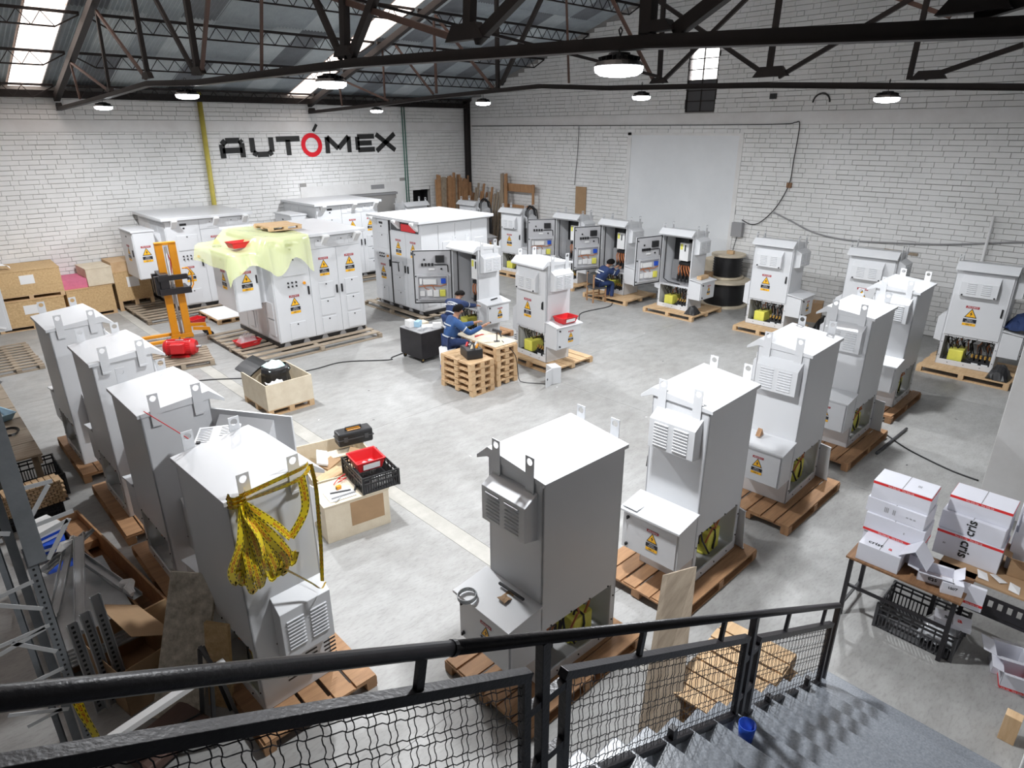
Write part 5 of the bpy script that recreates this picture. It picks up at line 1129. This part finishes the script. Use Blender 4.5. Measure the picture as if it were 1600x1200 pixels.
# ================= caution tape on the front left cabinet
def tape_mat():
    m=bpy.data.materials.new('printed_caution_tape');m.use_nodes=True;nt=m.node_tree;N=nt.nodes;b=N['Principled BSDF'];Lk=nt.links.new
    uv=N.new('ShaderNodeUVMap');sp=N.new('ShaderNodeSeparateXYZ');Lk(uv.outputs[0],sp.inputs[0])
    def math_(op,a,bv=None,c=None):
        n=N.new('ShaderNodeMath');n.operation=op
        for i,v in enumerate((a,bv,c)):
            if v is None: continue
            if isinstance(v,(int,float)): n.inputs[i].default_value=v
            else: Lk(v,n.inputs[i])
        return n.outputs[0]
    u,v=sp.outputs[0],sp.outputs[1]
    dash=math_('LESS_THAN',math_('FRACT',math_('MULTIPLY',u,22.)),.55)
    edge=math_('GREATER_THAN',math_('ABSOLUTE',math_('SUBTRACT',v,.5)),.32);edge2=math_('LESS_THAN',math_('ABSOLUTE',math_('SUBTRACT',v,.5)),.43)
    blk=math_('MULTIPLY',math_('MULTIPLY',dash,edge),edge2)
    wn_=N.new('ShaderNodeTexNoise');wn_.inputs['Scale'].default_value=1;mp=N.new('ShaderNodeMapping');mp.inputs['Scale'].default_value=(90,9,1);Lk(uv.outputs[0],mp.inputs[0]);Lk(mp.outputs[0],wn_.inputs[0])
    let=math_('GREATER_THAN',wn_.outputs[0],.5);mid=math_('LESS_THAN',math_('ABSOLUTE',math_('SUBTRACT',v,.5)),.2);per=math_('LESS_THAN',math_('FRACT',math_('MULTIPLY',u,2.6)),.62)
    redm=math_('MULTIPLY',math_('MULTIPLY',let,mid),per)
    x1=N.new('ShaderNodeMixRGB');x1.inputs[1].default_value=(.8,.62,.02,1);x1.inputs[2].default_value=(.55,.08,.01,1);Lk(redm,x1.inputs[0])
    x2=N.new('ShaderNodeMixRGB');x2.inputs[2].default_value=(.015,.012,.01,1);Lk(blk,x2.inputs[0]);Lk(x1.outputs[0],x2.inputs[1]);Lk(x2.outputs[0],b.inputs['Base Color']);b.inputs['Roughness'].default_value=.3
    return m
M['ctape']=tape_mat()
def ribbon(par,pts,w,tw0=0.,tw1=0.,nrm=(0,-1,0),name='tape_strand',u0=0.):
    P=[Vector(p) for p in pts];out=[]
    for i in range(len(P)-1):
        p0=P[max(i-1,0)];p1=P[i];p2=P[i+1];p3=P[min(i+2,len(P)-1)]
        for k in range(7):
            t=k/7;out.append(.5*((2*p1)+(p2-p0)*t+(2*p0-5*p1+4*p2-p3)*t*t+(3*p1-p0-3*p2+p3)*t**3))
    out.append(P[-1]);n=len(out);vs=[];uvs=[];L=u0
    for i,p in enumerate(out):
        d=(out[min(i+1,n-1)]-out[max(i-1,0)]).normalized();s=d.cross(Vector(nrm)).normalized();
        a=tw0+(tw1-tw0)*i/(n-1);q=s*math.cos(a)+d.cross(s)*math.sin(a)
        if i: L+=(p-out[i-1]).length
        vs+=[tuple(p-q*w/2),tuple(p+q*w/2)];uvs+=[(L,0),(L,1)]
    fs=[(2*i,2*i+1,2*i+3,2*i+2) for i in range(n-1)]
    me=bpy.data.meshes.new(name);me.from_pydata(vs,[],fs);me.materials.append(M['ctape']);ul=me.uv_layers.new(name='UVMap')
    for pl in me.polygons:
        pl.use_smooth=True
        for li in pl.loop_indices: ul.data[li].uv=uvs[me.loops[li].vertex_index]
    o=bpy.data.objects.new(name,me);C.objects.link(o);o.parent=par;return o
tp=thing('caution_tape','yellow caution tape with black print knotted on the front left cabinet','tape')
Y0=4.60
ribbon(tp,[(1.46,Y0-.02,2.37),(1.7,Y0-.03,2.40),(1.98,Y0-.02,2.42),(2.05,Y0,2.44)],.05,.2,.5)
ribbon(tp,[(1.48,Y0-.03,2.33),(1.7,Y0-.04,2.33),(1.95,Y0-.03,2.34),(2.06,Y0,2.40)],.045,.6,.1)
ribbon(tp,[(1.96,Y0-.03,2.36),(1.97,Y0-.03,2.2),(1.96,Y0-.03,2.06),(1.90,Y0-.03,1.95),(1.80,Y0-.03,1.84)],.07,.1,.3)
ribbon(tp,[(1.80,Y0-.03,1.84),(1.72,Y0-.03,1.98),(1.60,Y0-.04,2.15),(1.48,Y0-.04,2.3)],.06,.4,.0)
ribbon(tp,[(2.07,Y0,2.42),(2.08,Y0-.02,2.2),(2.07,Y0-.02,1.9),(2.05,Y0-.03,1.6),(2.01,Y0-.06,1.3)],.034,.5,.9)
ribbon(tp,[(1.68,Y0-.06,1.62),(1.8,Y0-.08,1.48),(1.9,Y0-.1,1.36),(1.96,Y0-.13,1.29),(2.02,Y0-.1,1.31)],.035,.8,1.2)
rn=random.Random(21)
for k in range(15):
    a=k/14;bx=1.30+.46*a+rn.uniform(-.02,.02);dz=1.52+rn.uniform(-.02,.12)+(.06 if a<.2 else 0)
    ribbon(tp,[(1.47,Y0-.03,2.33),(1.47+.06*(a-.5),Y0-.05,2.22),((1.47+bx)/2+.02*math.sin(k),Y0-.05-.05*rn.random(),2.0),(bx,Y0-.05-.05*rn.random(),dz+.14),(bx+.03,Y0-.05,dz),(bx+.07,Y0-.06,dz+.1)],.062,rn.uniform(-.7,.7),rn.uniform(-.6,.6),u0=rn.random())
for k in range(3):
    ribbon(tp,[(1.38,Y0+.02,2.32+.035*k),(1.40,Y0-.04,2.31+.035*k),(1.49,Y0-.04,2.32+.03*k),(1.52,Y0+.02,2.34+.03*k)],.05,.3,.7)
t2=thing('tape_strip','twisted strip of yellow tape hanging on the grey shelving post at the lower left','tape',(0,0,0))
ribbon(t2,[(.16,5.235,.80),(.17,5.12,.68),(.2,5.0,.5),(.18,5.0,.3)],.07,.3,1.1)
# opened vent cover and open door on the second left cabinet
L3=cabs['L3']
ch_door=[c for c in L3.children if c.name.startswith('door')][0]; ch_door.rotation_euler.z=-rad(148)
t=thing('vent_cover','white slotted vent cover lying open between the tape-hung cabinet and the one behind','cover',(1.9,6.28,2.14),rad(-28))
mb=MB();mb.box(-.2,-.22,0,.2,.22,.02);mb.build('plate',M['cab'],t,bev=.004);MB().box(-.2,-.22,-.12,-.19,.22,0).build('skirt',M['cab'],t)
mb=MB()
for i in range(9):
    for s in(-1,1): mb.box(-.02+.1*s-.06,-.16+i*.04,.0205,-.02+.1*s+.06,-.148+i*.04,.022)
mb.build('slots',M['seal'],t);MB().cyl((-.15,-.17,.02),(-.15,-.17,.04),.02,n=8).build('knob',M['blk'],t)
MB().box(-.15,-.2,-1.98,.1,.2,-.12).build('support_frame',M['cab'],t)
mb=MB();mb.tube([(1.42,6.84,2.38),(1.6,6.6,2.2),(1.78,6.42,2.0)],.005,5);o=mb.build('red_string',M['red'],None);tag(o,'thin red string from the lug of the second left cabinet to the open vent cover','string')
# ================= left foreground: shelving post, clutter
t=thing('shelving_upright','grey slotted steel shelving upright with short perforated straps at the left edge','shelving',(0,5.3,0))
MB().box(.13,-.05,0,.20,-.045,2.2).build('post_face',M['galv2'],t);MB().box(.195,-.05,0,.20,.03,2.2).build('post_side',M['galv2'],t)
MB().box(.14,-.062,2.05,.255,-.055,3.6).build('post_face',M['galv2'],t);MB().box(.25,-.06,2.05,.256,.05,3.6).build('post_side',M['galv2'],t)
MB().box(.06,.02,0,.12,.026,3.2).build('post_face',M['galv2'],t);MB().box(-.02,.3,0,.03,.306,3.0).build('post_face',M['galv2'],t);MB().box(.02,.3,0,.026,.36,3.0).build('post_side',M['galv2'],t)
for a in [(.2,2.66,.42,2.65),(.39,2.63,.22,2.4),(.24,2.35,.49,2.37),(.25,2.26,.44,2.31),(.45,2.32,.26,2.05),(-.25,1.88,.14,1.92),(-.25,1.95,.14,1.67),(-.3,1.5,.15,1.51),(-.25,1.42,.12,1.5),(-.09,1.49,.14,1.26),(-.3,1.08,.15,1.09),(-.17,.72,.06,.73),(-.3,2.3,.05,2.32),(-.3,2.7,.0,2.75),(-.25,.9,.1,.7),(-.3,2.55,.1,2.35)]:
    mb=MB();mb.bar((a[0],-.055,a[1]),(a[2],-.055,a[3]),.004,.032);mb.build('strap',M['strap'],t)
mb=MB()
for k in range(40): mb.box(.155,-.0515,.1+k*.05,.17,-.05,.118+k*.05)
mb.build('bolt_slots',M['seal'],t)
# left bench of old boards
t=thing('board_bench','long low bench of weathered boards at the left edge','bench',(.32,13.6,0))
for k in range(11): MB().box(-.5,-3.1+k*.57,.72,.5,-3.1+k*.57+.55,.75).build('board',M['oldw'],t,bev=.003)
for y in(-2.9,0,2.9):
    for x in(-.4,.42): MB().box(x-.04,y-.04,0,x+.04,y+.04,.72).build('leg',M['oldw'],t)
MB().box(.44,-3.1,.6,.48,3.15,.72).build('apron',M['oldw'],t)
tray('parts_tray','light blue plastic tray with white packets on the board bench','tray',(.45,12.4,.752),rad(20),.22,.35,.12,'bluel',card=False)
for k,(x,y,mk,lb) in enumerate(((.45,12.45,'wht','white packet in the light blue tray'),(.6,14.3,'blk','black tool pouch on the board bench, nearer one'),(.35,14.9,'navy','dark blue tool pouch on the board bench, farther one'),(.25,13.6,'wht','white bag on the board bench behind the blue tray'))):
    mb=MB();mb.sheet([[(-.18+.36*i/7,-.22+.44*j/7,.16*(math.sin(PI*i/7)*math.sin(PI*j/7))**.7+R_.uniform(-.02,.02)) for i in range(8)] for j in range(8)]);o=mb.build('bag',M[mk],None,loc=(x,y,.76),rotz=k);tag(o,lb,'bag')
mb=MB()
for k in range(3): mb.tube([((.1+.01*k)*math.cos(a),(.16)*math.sin(a),.01+.012*k) for a in [2*PI*i/16 for i in range(16)]],.007,5,closed=True)
o=mb.build('cable_coil',M['blk'],None,loc=(.6,11.6,.755));tag(o,'black cable coil on the near end of the board bench','coil')
t=thing('steel_profile','white painted steel profile lying on the board bench','profile',(.62,16.2,.76));MB().box(-.05,-1.0,0,.05,1.0,.05).build('web',M['wht'],t);MB().box(-.14,-1,0,-.05,1,.01).build('flange',M['wht'],t)
crate('plastic_crate','black perforated plastic crate on the floor at the near end of the board bench',(.68,10.98,0),0,.32,.42,.34)
crate('plastic_crate','flat black plastic crate under the woven strip carton',(.45,10.25,0),.05,.36,.34,.2)
# carton of wooden strips
t=thing('strip_bundle','bundle of short tan wooden strips stacked like bricks on the black crate','bundle',(.52,10.05,.21),rad(4))
for j in range(9):
    for i in range(10):
        MB().box(-.36+i*.072+(.036 if j%2 else 0),-.14,j*.036,-.36+i*.072+.062+(.036 if j%2 else 0),.14,j*.036+.031).build('strip',M['pine'],t)
mb=MB();mb.box(-.4,-.15,-.005,.4,.15,-.002);mb.build('strap',M['blk'],t)
for k,(x,y,z,rz,mk,lb) in enumerate(((.5,9.2,0,.2,'wht','white and blue carton on the floor by the wooden trough, lower one'),(.52,9.0,.13,-.1,'blu','blue printed carton on the floor by the wooden trough, middle one'),(.5,9.1,.26,.3,'wht','white carton with blue edge by the wooden trough, topmost one'),(.55,8.3,0,.1,'blu','blue and white carton beside the grey steel sheets'))):
    t=thing('carton',lb,'box',(x,y,z),rz);MB().box(-.16,-.22,0,.16,.22,.12).build('carton_body',M[mk],t,bev=.003);MB().box(-.162,-.222,.04,.162,.222,.075).build('printed_band',M['blu' if mk=='wht' else 'wht'],t)
# long trough
t=thing('wooden_trough','long narrow open wooden trough on the floor between the clutter and the left row','trough',(.93,8.0,0),rad(6))
for x in(-.12,.12): MB().box(x-.012,-1.35,0,x+.012,1.35,.3).build('side_board',M['pine2'],t,bev=.002)
for y in(-1.35,1.35): MB().box(-.12,y-.012,0,.12,y+.012,.3).build('end_board',M['pine'],t)
MB().box(-.12,-1.35,0,.12,1.35,.02).build('bottom_board',M['brw'],t);MB().box(-.1,.6,.1,.1,1.3,.2).build('inner_board',M['pine2'],t)
# steel sheets, channels
t=thing('steel_sheets','stack of grey steel sheets on low timber in the left foreground','sheets',(.5,7.2,0))
for k in range(5): MB().box(-.35+.02*k,-.85+.03*k,.22+k*.025,.35+.01*k,.75,.24+k*.025).build('sheet',M['galv'],t)
for y in(-.6,.5): MB().box(-.3,y-.05,0,.3,y+.05,.22).build('bearer',M['brw'],t)
for k,(p,q,lb) in enumerate((((.32,7.9,.42),(.85,8.1,.6),'grey channel lying across the steel sheets, farthest'),((.4,6.6,.4),(.72,7.9,.7),'grey channel rising diagonally over the steel sheets'),((.62,7.9,.55),(.98,6.9,.3),'bundle of grey channels wrapped in white foam, right'),((.25,7.0,.4),(.62,7.95,.62),'thin grey channel left of the foam wrapped bundle'))):
    t=thing('steel_channel',lb,'channel',(0,0,0));MB().bar(p,q,.1 if k!=3 else .05,.012).build('web',M['galv'],t);d=Vector((.045,0,.02));MB().bar(Vector(p)+d,Vector(q)+d,.008,.05).bar(Vector(p)-d+Vector((0,0,.04)),Vector(q)-d+Vector((0,0,.04)),.008,.05).build('flanges',M['galv'],t)
for k,(x,y,z,lb) in enumerate(((.62,7.85,.66,'crumpled white foam wrap on the channels, back one'),(.95,7.0,.4,'crumpled white foam wrap on the channels, front one'))):
    mb=MB();mb.tube([(-.14,0,0),(-.07,.03,.03),(0,-.02,.05),(.06,.04,.02),(.14,0,-.04)],[.03,.05,.035,.05,.025],7);o=mb.build('foam_wrap',M['wht'],None,loc=(x,y,z),rotz=.5+k)
    for v in o.data.vertices: v.co+=Vector((R_.uniform(-.012,.012),R_.uniform(-.012,.012),R_.uniform(-.012,.012)))
    tag(o,lb,'wrap')
for k,x in enumerate((.33,.44,.55)):
    t=thing('cable_channel','perforated grey cable channel leaning upright, '+('left','middle','right')[k]+' of three','channel',(x,5.85,.02),rad(8));t.rotation_euler.x=-.12;H=(.95,1.0,1.12)[k]
    MB().box(-.04,0,0,.04,.004,H).build('web',M['gry'],t)
    for s in(-1,1): MB().box(s*.04-.003,-.03,0,s*.04+.003,.004,H).build('flange',M['galv'],t)
    mb=MB()
    for j in range(18): mb.box(-.012,-.001,.04+j*.05,.012,0,.065+j*.05)
    mb.build('perforations',M['seal'],t)
t=thing('cardboard_box','open brown cardboard box with its flap folded out, left foreground','box',(.7,6.05,0),rad(12))
for (x0,y0,x1,y1) in ((-.28,-.4,.28,-.394),(-.28,.394,.28,.4),(-.28,-.4,-.274,.4),(.274,-.4,.28,.4)): MB().box(x0,y0,0,x1,y1,.5).build('side',M['card'],t)
MB().box(-.28,-.4,0,.28,.4,.006).build('bottom',M['card'],t)
mb=MB();mb.add([(.28,-.35,.5),(.28,.38,.5),(-.02,.5,.66),(-.06,-.25,.68)],[(0,1,2,3)]);mb.build('flap',M['card'],t,sol=.006)
mb=MB();text(mb,'↑↑ 8',.1,TM((.0,-.402,.3),(1,0,0),(0,0,1)),0);mb.build('print',M['dk'],t)
o=MB().box(-.23,-.02,0,.23,.02,1.3).build('dirty_board',M['dirt'] if 'dirt' in M else M['oldw'],None,loc=(.8,5.28,0),rotz=rad(-55),bev=.004);o.rotation_euler=(rad(-30),0,rad(-50));o.data.materials[0]=mat('cement_stained_board',(.72,.65,.55),.8,0,0,14,.4,40,col2=(.3,.26,.2));tag(o,'cement stained board leaning on the front left cabinet','board')
o=MB().box(-.12,-.02,0,.12,.02,.85).build('wood_board',M['osb'],None,loc=(1.16,5.15,0),rotz=rad(-55));o.rotation_euler=(rad(-10),0,rad(-55));tag(o,'short strand board leaning behind the stained board','board')
o=MB().box(-.55,-.035,0,.55,.035,.05).build('white_channel',M['wht'],None,loc=(.62,4.72,.72),rotz=.02);o.rotation_euler=(0,-.12,.05);tag(o,'white steel channel lying across the clutter at the bottom left','channel')
t=thing('flat_case','flat brown case with a label and black strap below the white channel','case',(.66,5.05,.05),rad(18));MB().box(-.3,-.2,0,.3,.2,.1).build('case_body',M['rust2'],t,bev=.02);MB().box(-.1,-.1,.1,.06,-.04,.103).build('label',M['gry'],t);mb=MB();mb.tube([(-.3,.05,.11),(0,.0,.115),(.3,-.12,.11)],.008,5);mb.build('strap',M['blk'],t)
t=thing('trestle','black folding trestle legs standing left of the pallet of the tape-hung cabinet','trestle',(1.0,4.75,0));
for a,b in (((-.05,0,0),(.05,0,.85)),((.2,0,0),(.08,0,.85)),((-.05,.3,0),(.05,.25,.85)),((.2,.3,0),(.08,.25,.85)),((.06,0,.85),(.06,.27,.85))): MB().bar(a,b,.03).build('leg',M['blk'],t)
t=thing('steel_rails','pair of dark steel rails lying on the floor below the railing','rail',(1.9,2.6,.02),rad(-25))
for y in(-.06,.06): MB().box(-.9,y-.025,0,.9,y+.025,.05).build('rail',M['stl'],t,bev=.004)
o=MB().box(-.25,-.3,0,.25,.3,.02).build('paper_sheets',M['ply'],None,loc=(1.2,3.3,0),rotz=.4);tag(o,'speckled pale board on the floor below the railing','board')
mb=MB();mb.sheet([[(-.2+.4*i/5,-.15+.3*j/5,.04+R_.uniform(-.03,.03)) for i in range(6)] for j in range(6)]);o=mb.build('paper_waste',M['wht'],None,sol=.003,loc=(.75,3.6,.03));tag(o,'crumpled white paper on the floor at the bottom left','paper')
for k in range(22):
    x,y=rn.uniform(2.5,14),rn.uniform(2,12)
    if any((Vector((x,y,0))-Vector((c.location.x,c.location.y,0))).length<1.1 for c in cabs.values()): continue
    o=MB().box(-.02,-.008,0,.02,.008,.002).build('litter',M['wht' if k%2 else 'dk'],None,loc=(x,y,.0005),rotz=k);tag(o,'tiny scrap of litter on the concrete floor','litter','litter on the floor')
# ================= people
def skin(name,verts,edges,rad_,m,parent,sub=2,root=0):
    me=bpy.data.meshes.new(name);me.from_pydata([tuple(v) for v in verts],edges,[]);me.materials.append(m)
    o=bpy.data.objects.new(name,me);C.objects.link(o);o.parent=parent
    s=o.modifiers.new('skin','SKIN');s.use_smooth_shade=True
    sv=me.skin_vertices[0].data if me.skin_vertices else None
    if sv is None:
        bpy.context.view_layer.update();sv=me.skin_vertices[0].data
    for i,r in enumerate(rad_): sv[i].radius=(r,r) if not isinstance(r,tuple) else r
    sv[root].use_root=True
    u=o.modifiers.new('sub','SUBSURF');u.levels=1;u.render_levels=sub
    return o
def person(label,J,shirt,loc=(0,0,0),bands=True):
    """J: joint name -> world position"""
    t=thing('person',label,'person',loc)
    P={k:Vector(v) for k,v in J.items()}
    V=[];E=[];Rr=[]
    def add(p,r,par=None):
        V.append(Vector(p));Rr.append(r);i=len(V)-1
        if par is not None:E.append((par,i))
        return i
    pel=add(P['pelvis'],.12);be=add(P['pelvis'].lerp(P['chest'],.5),.115,pel);chs=add(P['chest'],.14,be);nk=add(P['neck'],.062,chs)
    hd=P['head']=P['head']-Vector((0,0,.02));up=(hd-P['neck']).normalized();face=Vector(J['face']).normalized();side=up.cross(face).normalized()
    j=add(P['neck'].lerp(hd,.45),.062,nk);h1=add(hd+face*.01,.096,j);h2=add(hd+up*.07,.085,h1)
    for s in('L','R'):
        sh=add(P['sh'+s],.055,chs);el=add(P['el'+s],.042,sh);wr=add(P['wr'+s],.028,el)
        d=(P['wr'+s]-P['el'+s]).normalized();palm=add(P['wr'+s]+d*.06,.032,wr);sd=d.cross(Vector((0,0,1))).normalized()
        for k in range(4):
            f=add(P['wr'+s]+d*(.10)+sd*(.024*(k-1.5)),.0095,palm);f2=add(V[f]+d*(.03+.006*(k in(1,2)))+Vector((0,0,-.008)),.009,f);add(V[f2]+d*.018+Vector((0,0,-.02)),.008,f2)
        th=add(P['wr'+s]+d*.05+sd*.04,.011,palm);add(V[th]+d*.03+sd*.012,.009,th)
        hp=add(P['hip'+s],.085,pel);kn=add(P['kn'+s],.058,hp);an=add(P['an'+s],.038,kn);fd=Vector((face.x,face.y,0)).normalized();add(P['an'+s]+fd*.1+Vector((0,0,-.035)),.035,an)
    skin('body',V,E,Rr,M['skin'],t)
    # jacket
    V2=[P['pelvis']+Vector((0,0,.02)),P['pelvis'].lerp(P['chest'],.5),P['chest'],P['chest'].lerp(P['neck'],.95)];R2=[.16,.16,.195,.088];E2=[(0,1),(1,2),(2,3)]
    for s in('L','R'):
        i=len(V2);V2+=[P['sh'+s],P['sh'+s].lerp(P['el'+s],.5),P['el'+s],P['el'+s].lerp(P['wr'+s],.9)];R2+=[.1,.078,.066,.048];E2+=[(2,i),(i,i+1),(i+1,i+2),(i+2,i+3)]
    skin('jacket',V2,E2,R2,M[shirt],t)
    V3=[P['pelvis']];R3=[.14];E3=[]
    for s in('L','R'):
        i=len(V3);V3+=[P['hip'+s],P['hip'+s].lerp(P['kn'+s],.5),P['kn'+s],P['kn'+s].lerp(P['an'+s],.95)];R3+=[.105,.088,.078,.062];E3+=[(0,i),(i,i+1),(i+1,i+2),(i+2,i+3)]
    skin('trousers',V3,E3,R3,M['navy'],t)
    for s in('L','R'):
        a=P['an'+s];b=a+fd*.15;mb=MB();mb.bar(a+Vector((0,0,-.05))-fd*.05,b+Vector((0,0,-.06)),.09,.07);mb.bar(a+Vector((0,0,-.02))-fd*.04,a+Vector((0,0,-.02))+fd*.05,.085,.1);mb.build('shoe',M['shoe'],t,bev=.02)
    # hair
    mb=MB();n=16;rows=[]
    for i in range(9):
        ph=PI*.7*i/8;r=[]
        for k in range(n+1):
            th=2*PI*k/n;dirv=up*math.cos(ph)+(face*math.cos(th)+side*math.sin(th))*math.sin(ph)
            fr=max(0,math.cos(th));lim=PI*(.7-.42*fr-.12*abs(math.sin(th)))
            ph2=min(ph,lim);dirv=up*math.cos(ph2)+(face*math.cos(th)+side*math.sin(th))*math.sin(ph2)
            r.append(tuple(hd+up*.03-face*.008+dirv*(.118+rn.uniform(-.004,.004))))
        rows.append(r)
    mb.sheet(rows);mb.build('hair',M['hair'],t,smooth=True,sol=.01)
    f=P['head']
    mb=MB();mb.cyl(f+face*.085+up*(-.005),f+face*.115-up*.025,.012,.016,n=8);mb.build('nose',M['skin'],t)
    mb=MB()
    for s in(-1,1): mb.cyl(f+face*.088+side*s*.034+up*.02,f+face*.096+side*s*.034+up*.02,.011,n=8)
    mb.build('eyes',M['hair'],t)
    mb=MB();mb.bar(f+face*.09-up*.05-side*.025,f+face*.09-up*.05+side*.025,.006,.01);mb.build('mouth',M['stk_red'],t)
    for s in(-1,1):
        mb=MB();mb.cyl(f+side*s*.085-face*.0,f+side*s*.1-face*.015,.022,.028,n=10);mb.build('ear',M['skin'],t)
    if bands:
        ax=(P['chest']-P['pelvis']).normalized()
        sdv=(P['shR']-P['shL']).normalized()
        for q,rr,nm in((.98,.2,'reflective_band'),(.28,.166,'reflective_band')):
            c=P['pelvis'].lerp(P['chest'],q);bk=sdv.cross(ax).normalized();m2=MB();rows=[]
            for z in(-.014,.014): rows.append([tuple(c+ax*z+(sdv*math.cos(a)+bk*math.sin(a))*rr) for a in [2*PI*i/20 for i in range(21)]])
            m2.sheet(rows);m2.build(nm,M['refl'],t,smooth=True)
        for s in('L','R'):
            a,b=P['sh'+s],P['el'+s];c=a.lerp(b,.6);m2=MB();d=(b-a).normalized();m2.cyl(c-d*.013,c+d*.013,.074,n=14,cap=False);m2.build('sleeve_band',M['refl'],t)
    # lettering on the back
    ax=(P['chest']-P['pelvis']).normalized();sdv=(P['shL']-P['shR']).normalized();bk=ax.cross(-sdv).normalized()
    if bk.dot(face)>0: bk=-bk
    xd=ax.cross(bk).normalized()
    c=P['pelvis'].lerp(P['chest'],.78)+bk*.199
    m2=MB();text(m2,'AUTÓMEX',.06,TM(c,xd,ax),0,bold=.002);m2.build('back_lettering',M['wht'],t)
    return t
person('man in blue workwear with grey bands sitting on a bucket by the bench',dict(pelvis=(8.15,10.52,.80),chest=(8.26,10.50,1.14),neck=(8.33,10.48,1.31),head=(8.38,10.46,1.45),face=(.8,-.35,-.15),
  shL=(8.34,10.66,1.22),shR=(8.22,10.33,1.22),elL=(8.62,10.62,1.02),elR=(8.42,10.14,.98),wrL=(8.85,10.45,1.08),wrR=(8.68,9.98,1.14),hipL=(8.2,10.62,.79),hipR=(8.15,10.42,.79),knL=(8.52,10.66,.83),knR=(8.36,10.14,.80),anL=(8.36,10.62,.12),anR=(8.36,10.40,.12)),'navy2')
person('standing man in navy workwear leaning into the open middle cabinet',dict(pelvis=(8.98,11.5,.93),chest=(9.2,11.6,1.16),neck=(9.34,11.66,1.30),head=(9.43,11.70,1.39),face=(.8,.3,-.45),
  shL=(9.2,11.82,1.23),shR=(9.3,11.43,1.23),elL=(9.46,11.95,1.1),elR=(9.58,11.5,1.13),wrL=(9.72,11.92,1.08),wrR=(9.86,11.6,1.06),hipL=(8.95,11.6,.9),hipR=(9.0,11.4,.9),knL=(9.06,11.66,.5),knR=(9.14,11.42,.5),anL=(8.98,11.62,.1),anR=(9.06,11.36,.1)),'navy')
person('man in navy workwear sitting on a wooden chair by the wall cabinets',dict(pelvis=(15.62,12.52,.57),chest=(15.76,12.44,.9),neck=(15.86,12.38,1.07),head=(15.93,12.34,1.19),face=(.85,-.1,-.2),
  shL=(15.86,12.58,.98),shR=(15.74,12.24,.98),elL=(16.08,12.5,.84),elR=(15.98,12.12,.84),wrL=(16.3,12.42,.97),wrR=(16.22,12.2,.97),hipL=(15.68,12.6,.56),hipR=(15.62,12.42,.56),knL=(16.05,12.42,.56),knR=(15.98,12.24,.56),anL=(15.88,12.36,.12),anR=(15.85,12.16,.12)),'navy')
t=thing('wooden_chair','wooden chair with a dark padded seat and back, occupied by the man at the wall','chair',(15.56,12.55,0),rad(-22))
for x in(-.2,.22):
    for y in(-.2,.2):
        MB().box(x-.02,y-.02,0,x+.02,y+.02,.88 if x<0 else .43).build('leg',M['pine2'],t,bev=.003)
MB().box(-.22,-.23,.42,.25,.23,.47).build('seat',M['dk'],t,bev=.01);MB().box(-.225,-.18,.58,-.19,.18,.86).build('backrest',M['dk'],t,bev=.01)
for y in(-.2,.2): MB().box(-.18,y-.012,.2,.2,y+.012,.23).build('stretcher',M['pine2'],t)
